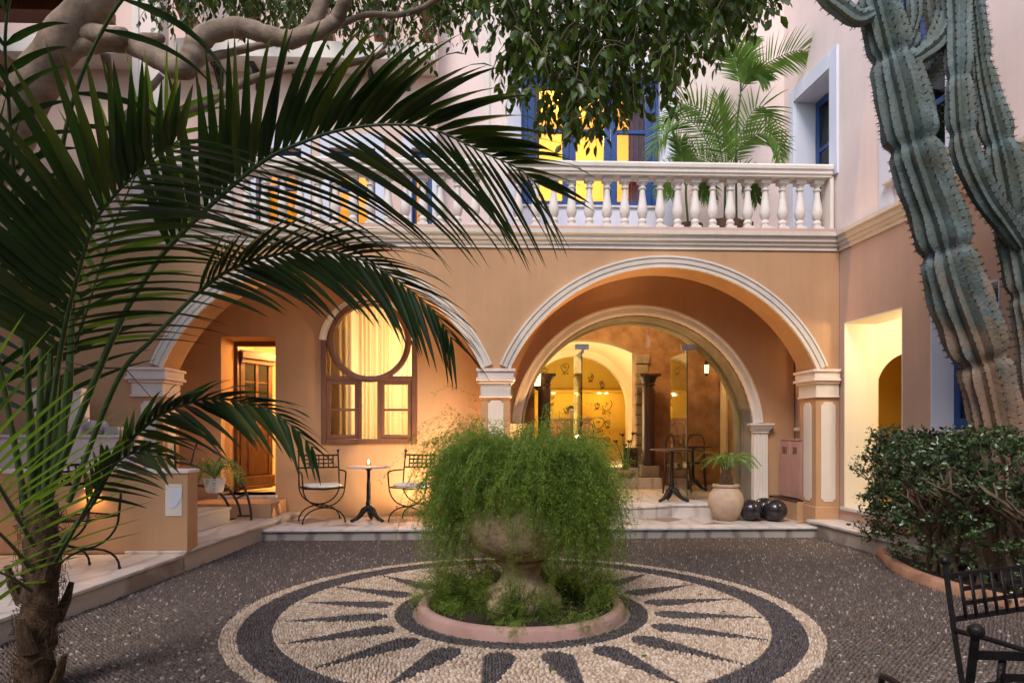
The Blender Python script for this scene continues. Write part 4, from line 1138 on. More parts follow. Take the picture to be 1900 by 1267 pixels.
for px in (1027, 1069, 1112, 1125):
    q = onY(px, 728, 15.90); k = MB(); k.cyl((q.x, 15.90, zc_ - 0.022), (q.x, 15.90, zc_ - 0.001), 0.035, n=14); o = k.build('downlight', 'downlight_glow', lob)
    lamp('downlight_lamp', (q.x, 15.85, zc_ - 0.05), 2.2, GOLD, 0.03, lob)
# cove light in the alcove and light of the lobby itself
lamp('cove_light', (vx0 - 0.08, 13.3, 1.9), 95, (1.0, 0.80, 0.46), 0.08, lob)
lamp('cove_light', (vx0 - 0.05, 14.6, 1.2), 26, (1.0, 0.70, 0.26), 0.04, lob)
lamp('lobby_light', (2.3, 11.4, 3.9), 190, (1.0, 0.64, 0.30), 0.2, lob)
q = onY(1172, 835, 12.9); k = MB(); k.cyl((q.x, 13.05, FZ), (q.x, 13.05, FZ + 0.10), 0.05, n=14)
tag(k.build('floor_uplight', 'lamp_glow', None), 'small bright floor uplight against the cream alcove wall', 'lamp')
lamp('uplight_lamp', (q.x, 13.05, FZ + 0.16), 16, (1.0, 0.76, 0.4), 0.04, lob)
# pair of dark timber columns
def dark_column(px, label, Y=12.28):
    t = world_thing('dark_column', label, 'column')
    zb = 0.4905; zt = onY(px, 694, Y).z; x = onY(px, 800, Y).x
    k = MB(); k.box(x - 0.17, x + 0.17, Y - 0.15, Y + 0.15, LZ + 0.181, 0.70); k.build('plinth', 'arch_stone', t, bevel=0.02)
    k = MB(); k.lathe([(0.125, 0.70), (0.13, 0.74), (0.115, 0.80), (0.115, zt - 0.3), (0.10, zt - 0.22)], (x, Y, 0), 20); k.build('shaft', 'dark_wood', t)
    k = MB(); k.lathe([(0.10, zt - 0.22), (0.13, zt - 0.20), (0.11, zt - 0.17), (0.13, zt - 0.12), (0.16, zt - 0.05)], (x, Y, 0), 20); k.box(x - 0.19, x + 0.19, Y - 0.19, Y + 0.19, zt - 0.05, zt); k.build('capital', 'dark_wood', t, bevel=0.006)
    return t
dark_column(1203, 'dark timber column on stone plinth beside the amaryllis vase')
dark_column(1010, 'dark timber column beside the glowing wall lantern')
# lanterns
def lantern(loc, label, size=1.0):
    t = thing('wall_lantern', label, 'lantern', loc)
    k = MB(); k.lathe([(0.045*size, -0.10*size), (0.055*size, 0.09*size)], (0, 0, 0), 6); k.build('glass_shade', 'lamp_glow', t, smooth=False)
    k = MB(); k.lathe([(0.075*size, 0.09*size), (0.05*size, 0.13*size), (0.012*size, 0.17*size)], (0, 0, 0), 6); k.lathe([(0.012*size, -0.17*size), (0.05*size, -0.115*size), (0.055*size, -0.10*size)], (0, 0, 0), 6)
    for i in range(6):
        a = math.pi/3*i; k.cyl((0.05*size*math.cos(a), 0.05*size*math.sin(a), -0.10*size), (0.06*size*math.cos(a), 0.06*size*math.sin(a), 0.09*size), 0.005*size, n=5)
    k.tube([(0, 0.0, 0.16*size), (0, 0.06, 0.2*size), (0, 0.14, 0.12*size)], 0.008, 6)
    k.build('cage', 'iron', t)
    lamp('lantern_lamp', (0, -0.12, 0), 3.0, AMBER, 0.04, t)
q = onY(997, 704, 12.05); lantern(tuple(q), 'small glowing lantern beside the dark column in lobby', 1.15)
q = onY(1313, 684, 12.4); lantern((q.x, 12.45, q.z), 'bright glowing sconce on the brown lobby wall', 0.8)
k = MB(); qa = onY(1346, 700, 12.4); qb = onY(1373, 700, 12.4)
k.box(qa.x, qb.x, 12.40, 12.69, LZ, 3.2); k.build('cream_pier', 'vault_cream', lob, bevel=0.01)
# reception desk
rd = world_thing('reception_desk', 'brown timber reception desk in front of the gold wall', 'desk')
da, db = onY(1018, 776, 14.6), onY(1096, 776, 14.6)
k = MB(); k.box(da.x, db.x, 14.6, 15.2, FZ, da.z - 0.03); k.build('body', 'desk_wood', rd, bevel=0.008)
k = MB(); k.box(da.x - 0.04, db.x + 0.04, 14.55, 15.22, da.z - 0.03, da.z + 0.01); k.build('counter', 'desk_wood', rd, bevel=0.008)
nb_ = 5
for i in range(nb_):
    xa = da.x + 0.04 + (db.x - da.x - 0.08)*i/nb_; xb = da.x + 0.04 + (db.x - da.x - 0.08)*(i+1)/nb_
    k = MB(); k.box(xa + 0.02, xb - 0.02, 14.588, 14.601, FZ + 0.1, da.z - 0.12); k.build('front_panel', 'desk_wood', rd, bevel=0.01)
# receptionist, head bowed over the desk
mat('skin', (0.50, 0.29, 0.20), (0.56, 0.34, 0.24), 6, 0.55)
mat('hair_black', (0.012, 0.009, 0.008), (0.02, 0.015, 0.012), 20, 0.45)
mat('jacket', (0.035, 0.03, 0.06), (0.05, 0.045, 0.08), 20, 0.8)
ps = world_thing('person', 'seated person in dark jacket and white collar, head bowed behind the desk', 'person')
hq = onY(1060, 765, 15.35); hx, hy, hz = hq.x, 15.35, hq.z
def skinmesh(name, verts, edges, radii, material, parent, sub=2, root=0):
    me = bpy.data.meshes.new(name); me.from_pydata([tuple(v_) for v_ in verts], edges, [])
    o = bpy.data.objects.new(name, me); COL.objects.link(o); o.parent = parent
    o.modifiers.new('skin', 'SKIN')
    for i, sv in enumerate(me.skin_vertices[0].data):
        r_ = radii[i]; sv.radius = r_ if hasattr(r_, '__len__') else (r_, r_)
        sv.use_root = (i == root)
    s_ = o.modifiers.new('sub', 'SUBSURF'); s_.levels = sub; s_.render_levels = sub
    me.materials.append(MATS[material])
    for p_ in me.polygons: p_.use_smooth = True
    return o
sh = hz - 0.27
V_ = [(hx, hy + 0.02, sh - 0.38), (hx, hy + 0.02, sh - 0.18), (hx, hy + 0.03, sh), (hx, hy + 0.01, hz - 0.15), (hx, hy - 0.01, hz - 0.07), (hx, hy - 0.03, hz + 0.03), (hx, hy - 0.02, hz + 0.10),
      (hx - 0.19, hy + 0.02, sh - 0.02), (hx - 0.23, hy - 0.06, sh - 0.24), (hx - 0.14, hy - 0.28, sh - 0.26), (hx - 0.08, hy - 0.36, sh - 0.25),
      (hx + 0.19, hy + 0.02, sh - 0.02), (hx + 0.23, hy - 0.06, sh - 0.24), (hx + 0.14, hy - 0.28, sh - 0.26), (hx + 0.08, hy - 0.36, sh - 0.25)]
E_ = [(0,1),(1,2),(2,3),(3,4),(4,5),(5,6),(2,7),(7,8),(8,9),(9,10),(2,11),(11,12),(12,13),(13,14)]
Rr_ = [(0.16,0.11),(0.17,0.11),(0.13,0.09),0.05,(0.065,0.075),(0.078,0.09),(0.06,0.07),0.06,0.045,0.036,0.025,0.06,0.045,0.036,0.025]
skinmesh('body', V_, E_, Rr_, 'skin', ps)
jv = V_[:3] + [V_[7], V_[8], V_[9], V_[11], V_[12], V_[13]]
skinmesh('jacket', jv, [(0,1),(1,2),(2,3),(3,4),(4,5),(2,6),(6,7),(7,8)], [(0.175,0.125),(0.185,0.125),(0.145,0.105),0.072,0.056,0.046,0.072,0.056,0.046], 'jacket', ps)
k = MB(); k.lathe([(0.075, sh + 0.02), (0.062, sh + 0.09)], (hx, hy + 0.02, 0), 16); k.build('collar', 'paper_white', ps)
k = MB(); k.sphere((hx, hy + 0.015, hz + 0.055), 0.098, 18, 12, 1.05); k.sphere((hx, hy + 0.09, hz + 0.09), 0.045, 12, 8); k.build('hair', 'hair_black', ps)
k = MB()
for s in (-1, 1): k.sphere((hx + s*0.03, hy - 0.105, hz + 0.015), 0.011, 8, 6)
k.build('eyes', 'hair_black', ps)
k = MB(); k.add([(hx - 0.014, hy - 0.11, hz - 0.015), (hx + 0.014, hy - 0.11, hz - 0.015), (hx, hy - 0.135, hz - 0.02), (hx, hy - 0.105, hz + 0.03)], [(0,1,2),(0,2,3),(1,3,2)]); k.build('nose', 'skin', ps)
# bar chair before the desk, lobby tables and chairs
def simple_chair(loc, rz, label, group=None, h=0.92, sh_=0.46):
    t = thing('lobby_chair', label, 'chair', loc, rz, group)
    k = MB(); k.lathe([(0.19, sh_ - 0.02), (0.2, sh_ - 0.005), (0.19, sh_ + 0.01), (0.0, sh_ + 0.015)], (0, 0, 0), 20); k.build('seat', 'dark_wood', t)
    for x_, y_ in ((-0.15, -0.15), (0.15, -0.15)):
        k = MB(); k.tube([(x_, y_, sh_ - 0.01), (x_*1.2, y_*1.25, 0.0)], [0.017, 0.013], 8); k.build('leg', 'dark_wood', t)
    for x_ in (-0.15, 0.15):
        k = MB(); k.tube([(x_*1.2, 0.24, 0.0), (x_, 0.17, sh_), (x_, 0.2, h - 0.1), (x_*0.75, 0.22, h)], [0.014, 0.018, 0.015, 0.014], 8); k.build('leg', 'dark_wood', t)
    k = MB(); k.tube([(-0.11, 0.22, h), (-0.06, 0.235, h + 0.03), (0.06, 0.235, h + 0.03), (0.11, 0.22, h)], 0.014, 8); k.tube([(-0.14, 0.19, h - 0.28), (0, 0.21, h - 0.24), (0.14, 0.19, h - 0.28)], 0.011, 8); k.build('backrest', 'dark_wood', t)
    return t
def bistro(loc, label, top_mat, rtop, h, parent=None):
    t = thing('pedestal_table', label, 'table', loc)
    k = MB(); k.lathe([(0.0, h - 0.025), (rtop - 0.02, h - 0.025), (rtop, h - 0.018), (rtop, h - 0.006), (rtop - 0.008, h), (0.0, h)], (0, 0, 0), 48); k.build('tabletop', top_mat, t)
    k = MB(); k.lathe([(0.05, 0.17), (0.055, 0.19), (0.035, 0.215), (0.04, 0.24), (0.03, 0.27), (0.027, 0.5), (0.022, 0.52), (0.022, h - 0.07), (0.035, h - 0.05), (0.09, h - 0.0255)], (0, 0, 0), 20); k.build('column', 'iron', t)
    for i in range(3):
        a = R(-90 + 60 + 120*i); ca_, sa2 = math.cos(a), math.sin(a)
        P = [(0.02, 0.17), (0.07, 0.15), (0.11, 0.09), (0.16, 0.045), (0.21, 0.03), (0.235, 0.012)]
        k = MB(); k.tube([(r_*ca_, r_*sa2, z_) for r_, z_ in P], [0.045, 0.045, 0.036, 0.028, 0.024, 0.012], 10, flat=0.9)
        k.sphere((0.225*ca_, 0.225*sa2, 0.022), 0.03, 12, 8, 0.72); k.build('foot', 'iron', t)
    return t
bistro(tuple(onZ(1246, 930, LZ + 0.0).xy) + (LZ,), 'dark pedestal table inside the lobby by the glass leaf', 'dark_wood', 0.30, 0.76)
bistro((3.55, 11.6, LZ), 'dark pedestal table inside lobby behind the potted cycad', 'dark_wood', 0.32, 0.76)
simple_chair((3.15, 11.1, LZ), R(150), 'dark round-seat chair between the glass leaf and the cycad pot')
simple_chair((3.75, 12.1, LZ), R(-20), 'dark round-seat chair against the far lobby wall')
q = onY(1085, 800, 14.1); simple_chair((q.x, 14.1, FZ), R(180), 'dark chair drawn up to the reception desk', h=0.80, sh_=0.42)
# amaryllis in a glass vase on a stone urn base, and the dark box behind
mat('amaryllis_red', (0.10, 0.006, 0.008), (0.17, 0.012, 0.014), 20, 0.5)
leafmat('stalk_green', (0.08, 0.16, 0.02), (0.14, 0.24, 0.04), 0.5, 0.2)
am = world_thing('amaryllis_vase', 'dark red amaryllis stems in a low stone bowl by the column', 'flowers')
q = onY(1163, 862, 12.05); bz = 0.49
k = MB(); k.lathe([(0.10, 0.0), (0.17, 0.03), (0.19, 0.09), (0.16, 0.13), (0.12, 0.14), (0.11, 0.12)], (q.x, 12.15, bz), 24); k.build('bowl', 'arch_stone', am)
k = MB(); k.lathe([(0.055, 0.12), (0.06, 0.38), (0.062, 0.40)], (q.x, 12.15, bz), 20); k.build('glass_vase', 'clear_glass', am)
for dx, dz, lean in ((-0.16, 0.62, -1), (-0.06, 0.74, -0.5), (0.05, 0.62, 0.4), (0.14, 0.76, 1), (-0.02, 0.55, 0.1)):
    k = MB(); top = Vector((q.x + dx, 12.15 + rnd.uniform(-0.06, 0.06), bz + dz)); k.tube([(q.x + dx*0.15, 12.15, bz + 0.1), (q.x + dx*0.5, 12.15, bz + 0.1 + dz*0.5), tuple(top)], [0.012, 0.011, 0.009], 6)
    s_ = k.build('stem', 'stalk_green', am)
    k = MB()
    for j in range(6):
        a = math.pi/3*j; d_ = Vector((math.cos(a)*0.055 + lean*0.03, math.sin(a)*0.055, 0.055))
        k.tube([top, top + d_*0.6, top + d_], [0.012, 0.026, 0.004], 6, flat=0.35)
    k.build('flower', 'amaryllis_red', s_)
k = MB(); k.box(q.x + 0.02, q.x + 0.27, 12.38, 12.6, FZ, FZ + 0.36)
tag(k.build('dark_box_planter', 'dark_wood', None, bevel=0.01), 'square dark planter box behind the amaryllis bowl', 'planter')

# ================================================================== iron chairs
def iron_chair(cushion=True):
    t = thing('iron_chair', 'x', 'chair')
    rr_ = 0.0095
    W = 0.265
    def U(y):
        P = []
        for i in range(13):
            a = math.pi + math.pi*i/12
            P.append((W*math.cos(a), y, 0.46 + 0.245*math.sin(a)))
        return P
    def Un(y):
        return [(W*1.02*math.cos(math.pi*i/12), y, 0.012 + 0.195*math.sin(math.pi*i/12)) for i in range(13)]
    for y, nm in ((-0.20, 'front_frame'), (0.20, 'rear_frame')):
        k = MB(); k.tube(U(y), rr_, 8); k.tube(Un(y), rr_, 8)
        for x_ in (-W*1.02, W*1.02): k.sphere((x_, y, 0.014), 0.014, 8, 6)
        k.build(nm, 'iron', t)
    k = MB(); k.tube([(0, -0.2, 0.213), (0, 0.2, 0.213)], rr_, 8); k.build('stretcher', 'iron', t)
    for s in (-1, 1):
        k = MB(); k.tube([(s*W, 0.2, 0.455), (s*W*1.0, 0.235, 0.66), (s*W*0.98, 0.275, 0.915)], rr_*1.1, 8); k.sphere((s*W*0.98, 0.278, 0.93), 0.02, 12, 8); k.build('back_post', 'iron', t)
        k = MB(); k.tube([(s*W, 0.235, 0.665), (s*W*1.05, 0.10, 0.672), (s*W*1.08, -0.12, 0.668), (s*W*1.07, -0.185, 0.655), (s*W*1.04, -0.21, 0.62), (s*W, -0.20, 0.46)], rr_*1.1, 8); k.build('armrest', 'iron', t)
    k = MB()
    for y in (-0.2, 0.2): k.tube([(-W, y, 0.455), (0, y, 0.438), (W, y, 0.455)], rr_*0.8, 6)
    for x_ in (-W, W): k.tube([(x_, -0.2, 0.455), (x_, 0.2, 0.455)], rr_*0.8, 6)
    k.build('seat_frame', 'iron', t)
    for i in range(6):
        y = -0.165 + 0.066*i
        k = MB(); k.add([(-W, y - 0.014, 0.456), (0, y - 0.014, 0.440), (W, y - 0.014, 0.456), (W, y + 0.014, 0.456), (0, y + 0.014, 0.440), (-W, y + 0.014, 0.456)], [(0, 1, 4, 5), (1, 2, 3, 4)]); o = k.build('seat_strap', 'iron', t)
        so = o.modifiers.new('solid', 'SOLIDIFY'); so.thickness = 0.003
    def yb(z): return 0.235 + (z - 0.66)*0.157
    for i, z in enumerate((0.705, 0.76, 0.815, 0.87)):
        hw_ = 0.255 if i in (0, 3) else 0.19; hh = 0.011 if i in (0, 3) else 0.009
        k = MB(); k.box(-hw_, hw_, yb(z) - 0.003, yb(z) + 0.003, z - hh, z + hh); k.build('back_strap', 'iron', t)
    for i in range(7):
        x_ = -0.19 + 0.38*i/6
        k = MB(); k.add([(x_ - 0.009, yb(0.705) - 0.006, 0.705), (x_ + 0.009, yb(0.705) - 0.006, 0.705), (x_ + 0.009, yb(0.87) - 0.006, 0.87), (x_ - 0.009, yb(0.87) - 0.006, 0.87)], [(0, 1, 2, 3)]); o = k.build('back_upright', 'iron', t)
        so = o.modifiers.new('solid', 'SOLIDIFY'); so.thickness = 0.004
    if cushion:
        k = MB(); n = 24; m_ = 10
        vs_, fs_ = [], []
        for j in range(m_ + 1):
            b2 = math.pi*j/m_
            for i in range(n):
                a = 2*math.pi*i/n
                ex_ = abs(math.cos(a))**0.35*math.copysign(1, math.cos(a)); ey_ = abs(math.sin(a))**0.35*math.copysign(1, math.sin(a))
                s2 = math.sin(b2)**0.45 if 0 < j < m_ else 0.0
                vs_.append((0.245*ex_*s2, 0.195*ey_*s2, 0.487 - 0.028*math.cos(b2) - 0.012*(1 - (ex_*s2)**2)))
        for j in range(m_):
            for i in range(n): fs_.append((j*n+i, j*n+(i+1) % n, (j+1)*n+(i+1) % n, (j+1)*n+i))
        k.add(vs_, fs_); k.build('cushion', 'cushion', t, ang=80)
    return t
PZ = 0.1295
c1 = iron_chair(True)
q = onZ(592, 965, PZ); c1.location = (onY(597, 900, 9.14).x, 9.14, PZ); c1.rotation_euler = (0, 0, R(22))
c1['label'] = 'black iron armchair with white cushion between the side door and candle table'; c1['group'] = 'iron armchairs of the courtyard'
c2 = copy_tree(c1); c2.location = (onY(768, 900, 9.18).x, 9.18, PZ); c2.rotation_euler = (0, 0, R(-20))
c2['label'] = 'black iron armchair with white cushion between the candle table and fern urn'
c3 = iron_chair(False); c3.location = (onZ(185, 1045, 0.173).x, 5.72, 0.173); c3.rotation_euler = (0, 0, R(62))
c3['label'] = 'black iron armchair without cushion on the marble terrace behind palm'; c3['group'] = 'iron armchairs of the courtyard'
def by_post(o, px, d, rz, sc):                       # set a chair so that one rear post stands in a given direction
    q_ = onD(px, 1100, d); v_ = Matrix.Rotation(rz, 3, 'Z') @ Vector((-0.26, 0.27, 0))*sc
    o.location = (q_.x - v_.x, q_.y - v_.y, 0.006); o.rotation_euler = (0, 0, rz); o.scale = (sc,)*3
c4 = copy_tree(c3); by_post(c4, 1756, 2.5, R(20), 0.92)
c4['label'] = 'black iron chair without cushion on pebbles in front of the jade hedge'
c5 = copy_tree(c3); by_post(c5, 2240, 1.52, R(172), 0.94)
c5['label'] = 'black iron chair turned back-on, tucked against the hedge-side chair'
# candle table
q = onY(684, 900, 9.16)
tb = bistro((q.x, 9.16, PZ), 'round marble-topped table with black iron foot between two iron armchairs', 'marble', 0.285, 0.735)
cd = thing('candle', 'small lit candle in a glass cup on the marble table', 'candle', (q.x, 9.16, PZ + 0.735))
k = MB(); k.lathe([(0.026, 0.0), (0.03, 0.004), (0.032, 0.045)], (0, 0, 0), 18); k.build('cup', 'clear_glass', cd)
k = MB(); k.lathe([(0.0, 0.002), (0.022, 0.002), (0.022, 0.028), (0.0, 0.026)], (0, 0, 0), 16); k.build('wax', 'cushion', cd)
k = MB(); k.lathe([(0.0, 0.03), (0.009, 0.038), (0.011, 0.05), (0.006, 0.072), (0.0, 0.09)], (0, 0, 0), 12); k.build('flame', 'flame', cd)
lamp('candle_lamp', (0, 0, 0.11), 1.2, AMBER, 0.015, cd)
# ================================================================== iron handrail of the steps
hr = world_thing('iron_handrail', 'curved dark iron handrail with rungs beside the marble steps', 'handrail')
HY = 8.78
def hp(x, y): return onY(230 + x/3.424, 640 + y/3.424, HY)
def smooth_path(P, n=6):
    out = []
    for i in range(len(P)-1):
        p0 = P[max(i-1, 0)]; p1 = P[i]; p2 = P[i+1]; p3 = P[min(i+2, len(P)-1)]
        for k_ in range(n):
            t = k_/n
            out.append(0.5*((2*p1) + (p2-p0)*t + (2*p0-5*p1+4*p2-p3)*t*t + (3*p1-p0-3*p2+p3)*t**3))
    return out + [P[-1]]
outer = [hp(*q_) for q_ in ((200, 578), (255, 580), (340, 590), (430, 606), (540, 652), (640, 722), (720, 822), (772, 922), (803, 1035), (810, 1112))]
mid = [hp(*q_) for q_ in ((325, 742), (420, 758), (500, 792), (600, 852), (680, 932), (728, 1018), (742, 1090))]
inn = [hp(*q_) for q_ in ((410, 897), (480, 893), (540, 906), (620, 952), (668, 1025))]
for P in (outer, mid, inn):
    MB().tube(smooth_path(P), 0.016, 8).build('rail', 'rail_bronze', hr)
for a, b_ in (((322, 590), (328, 800)), ((465, 620), (425, 757)), ((620, 705), (548, 820)), ((775, 945), (712, 975)), ((650, 905), (600, 935)), ((500, 800), (455, 893)), ((720, 1085), (808, 1085)), ((240, 580), (240, 830))):
    MB().tube([hp(*a), hp(*b_)], 0.013, 8).build('rung', 'rail_bronze', hr)
# ================================================================== pink locker, black spheres
lk = world_thing('metal_locker', 'pink painted metal locker on the ledge inside the right arch', 'locker')
A_ = onY(1458, 808, 9.25); z0_ = 0.40; 
k = MB(MR); ul0 = -0.98; 
k.box(-0.96, -0.40, -0.30, -0.005, 0.405, 1.20); k.build('body', 'pink_locker', lk, bevel=0.006)
for ua, ub in ((-0.955, -0.685), (-0.675, -0.405)):
    k = MB(MR); k.box(ua, ub, -0.316, -0.301, 0.42, 1.185); d_ = k.build('door', 'pink_locker', lk, bevel=0.004)
    for i in range(4):
        k = MB(MR); k.box(ua + 0.08, ub - 0.08, -0.321, -0.3165, 1.02 + i*0.025, 1.03 + i*0.025); k.build('vent_slot', 'dark_wood', d_)
k = MB(MR); k.box(-0.965, -0.395, -0.31, 0.0, 1.2005, 1.215); k.build('top', 'pink_locker', lk, bevel=0.004)
k = MB(MR); k.box(-1.14, -0.36, -0.38, -0.004, 0.10, 0.385); k.build('ledge', 'peach', rwb, bevel=0.006)
k = MB(MR); k.box(-1.14, -0.36, -0.39, -0.004, 0.3852, 0.404); k.build('ledge_top', 'dark_wood', rwb, bevel=0.004)
for px, py, Y, dm, lb in ((1393, 945, 9.02, 0.305, 'glossy black ceramic sphere next to the cycad pot'), (1418, 940, 9.30, 0.30, 'glossy black ceramic sphere half hidden behind the other two'), (1438, 946, 8.96, 0.315, 'glossy black ceramic sphere nearest the pillar of the right arch')):
    c = onY(px, py, Y); k = MB(); k.sphere((0, 0, 0), dm/2, 40, 24, 0.95)
    o = k.build('ceramic_sphere', 'black_glaze', None, ang=180); o.location = (c.x, Y, PZ + dm/2*0.95 - 0.004)
    tag(o, lb, 'sphere', 'black ceramic spheres')
# floor uplights at the centre pillar and behind the hedge
def uplight(loc, power, label, color=WARM, spot=70, aim=(0, 0, 1)):
    t = thing('ground_uplight', label, 'lamp', loc)
    k = MB(); k.lathe([(0.05, 0.0), (0.05, 0.05), (0.042, 0.055), (0.042, 0.035), (0.0, 0.035)], (0, 0, 0), 18); k.build('housing', 'iron', t)
    k = MB(); k.lathe([(0.0, 0.037), (0.04, 0.037)], (0, 0, 0), 18); k.build('lens', 'lamp_glow', t)
    d_ = Vector(aim).normalized()
    l = lamp('uplight_lamp', (0, 0, 0.075), power, color, 0.03, t, 'SPOT', None, R(spot))
    l.rotation_euler = (-d_).to_track_quat('Z', 'Y').to_euler()
    return t
uplight((0.46, 9.30, 0.13), 230, 'floor uplight inside the arcade beside the entrance step', AMBER, 120, (0.35, 0.15, 1))
uplight((-0.28, 9.22, 0.13), 260, 'added fill uplight inside the arcade between candle table chair and middle pillar', WARM, 105, (-0.95, 0.12, 0.9))  # added out of sight to brighten the left loggia wall
uplight((0.13, 8.45, 0.13), 190, 'round floor uplight at the foot of the middle pillar', WARM, 80, (0, 0.06, 1))
# ================================================================== foliage tools
leafmat('fern_green', (0.055, 0.105, 0.014), (0.30, 0.40, 0.075), 0.45, 0.50, attr='tone')
leafmat('palm_green', (0.009, 0.020, 0.008), (0.024, 0.046, 0.013), 0.30, 0.25, scale=3, tcol=(2.2, 2.6, 0.5))
leafmat('palm_green_dry', (0.020, 0.034, 0.010), (0.060, 0.075, 0.018), 0.36, 0.25, scale=3, tcol=(2.2, 2.4, 0.5))
leafmat('backlit_palm_green', (0.085, 0.15, 0.020), (0.17, 0.25, 0.035), 0.35, 0.35, scale=3)  # light shining through the leaves is put into this brighter green
leafmat('areca_green', (0.07, 0.15, 0.02), (0.15, 0.25, 0.045), 0.40, 0.30, scale=5)
leafmat('ficus_green', (0.028, 0.055, 0.008), (0.105, 0.165, 0.024), 0.32, 0.32, attr='tone')
leafmat('jade_green', (0.024, 0.052, 0.018), (0.085, 0.135, 0.050), 0.28, 0.06, attr='tone')
mat('bark', (0.15, 0.105, 0.07), (0.33, 0.24, 0.165), 6, 0.9, 0.6, 30)
mat('twig', (0.10, 0.07, 0.04), (0.17, 0.12, 0.07), 10, 0.9)
mat('jade_stem', (0.10, 0.07, 0.045), (0.19, 0.13, 0.085), 9, 0.9, 0.6, 40)
mat('fibre', (0.035, 0.018, 0.008), (0.13, 0.075, 0.035), 14, 0.95, 1.0, 60, stretch=(3, 3, 1))
mat('petiole', (0.025, 0.055, 0.015), (0.06, 0.10, 0.028), 5, 0.35, 0.1, 40)
mat('soil', (0.020, 0.013, 0.008), (0.05, 0.033, 0.02), 25, 1.0, 1.0, 60)
mat('kerb_pink', (0.42, 0.25, 0.20), (0.52, 0.33, 0.27), 4, 0.75, 0.35, 30)
mat('kerb_terracotta', (0.36, 0.18, 0.10), (0.48, 0.27, 0.17), 4, 0.8, 0.4, 30)
mat('urn_stone', (0.24, 0.155, 0.085), (0.62, 0.48, 0.32), 9, 0.95, 1.0, 45, lo=0.3, hi=0.62)
mat('berry_red', (0.28, 0.01, 0.012), (0.4, 0.02, 0.02), 9, 0.3)

LEAF_F = np.array([(0,1,2),(0,2,3),(1,4,5),(1,5,2),(2,5,6),(2,6,3),(4,7,5),(5,7,6)])
def leaf_verts(pos, d, up, L, W, fold=0.18, curl=0.12):
    """(n,8,3) vertices of simple folded leaves"""
    d = d/np.linalg.norm(d, axis=1, keepdims=True)
    s = np.cross(d, up); s /= (np.linalg.norm(s, axis=1, keepdims=True) + 1e-9)
    nrm = np.cross(s, d)
    tpl = [(0, 0, 0), (0.33, -0.5, 0.5), (0.33, 0, 0), (0.33, 0.5, 0.5), (0.68, -0.40, 0.4), (0.68, 0, 0), (0.68, 0.40, 0.4), (1.0, 0, 0)]
    out = []
    for a, b, c in tpl:
        z = c*2*fold*W - curl*L*a*a
        out.append(pos + d*(a*L)[:, None] + s*(b*W)[:, None] + nrm*z[:, None])
    return np.stack(out, 1)
def leafcloud(name, pos, d, up, L, W, material, parent, tone, fold=0.18, curl=0.12):
    V = leaf_verts(pos, d, up, L, W, fold, curl); n = len(pos)
    F = (LEAF_F[None] + (np.arange(n)*8)[:, None, None]).reshape(-1, 3)
    return npmesh(name, V.reshape(-1, 3), F, material, parent, np.repeat(tone, 8))
def rdir(n, z0=-1, z1=1):
    a = nrg.uniform(0, 2*np.pi, n); z = nrg.uniform(z0, z1, n); r_ = np.sqrt(np.clip(1-z*z, 0, 1))
    return np.stack([r_*np.cos(a), r_*np.sin(a), z], 1)

# ================================================================== planter ring, urn and asparagus fern
UC = (MC.x, MC.y)
k = MB(); 
prof = [(0.68, -0.02), (0.68, 0.05), (0.692, 0.07), (0.72, 0.080), (0.748, 0.072), (0.765, 0.05), (0.77, -0.02)]
k.lathe(prof, (UC[0], UC[1], 0), 80)
k.f = [f for f in k.f if len(f) == 4]
tag(k.build('planter_kerb', 'kerb_pink', None, ang=60), 'pink rounded plaster ring kerb around the fern bed', 'kerb')
nn_ = 40
vs_, fs_ = [(UC[0], UC[1], 0.05)], []
for j in range(1, 9):
    for i in range(nn_):
        a = 2*math.pi*i/nn_; r_ = 0.705*j/8
        vs_.append((UC[0] + r_*math.cos(a), UC[1] + r_*math.sin(a), 0.045 + 0.025*math.sin(7*a + j) * (j/8)*0.5 + rnd.uniform(-0.01, 0.01)))
for i in range(nn_): fs_.append((0, 1 + i, 1 + (i+1) % nn_))
for j in range(7):
    for i in range(nn_): fs_.append((1 + j*nn_ + i, 1 + j*nn_ + (i+1) % nn_, 1 + (j+1)*nn_ + (i+1) % nn_, 1 + (j+1)*nn_ + i))
k = MB(); k.add(vs_, fs_); tag(k.build('soil_bed', 'soil', None), 'dark soil inside the pink ring kerb', 'soil', kind='structure')
ur = world_thing('stone_urn', 'weathered stone urn on a round foot overgrown with fern', 'urn')
k = MB(); k.lathe([(0.30, 0.04), (0.31, 0.06), (0.305, 0.10), (0.29, 0.115), (0.27, 0.12), (0.265, 0.15), (0.24, 0.17), (0.20, 0.185), (0.165, 0.22), (0.145, 0.26), (0.14, 0.30), (0.155, 0.335), (0.19, 0.35), (0.20, 0.37), (0.185, 0.39)], (UC[0], UC[1], 0), 56); k.build('foot', 'urn_stone', ur, ang=50)
k = MB(); k.lathe([(0.18, 0.385), (0.25, 0.41), (0.33, 0.46), (0.39, 0.53), (0.42, 0.61), (0.425, 0.70), (0.40, 0.78), (0.385, 0.82), (0.40, 0.85), (0.44, 0.875), (0.445, 0.90), (0.42, 0.915), (0.38, 0.90), (0.36, 0.84), (0.0, 0.82)], (UC[0], UC[1], 0), 64); k.build('bowl', 'urn_stone', ur, ang=50)
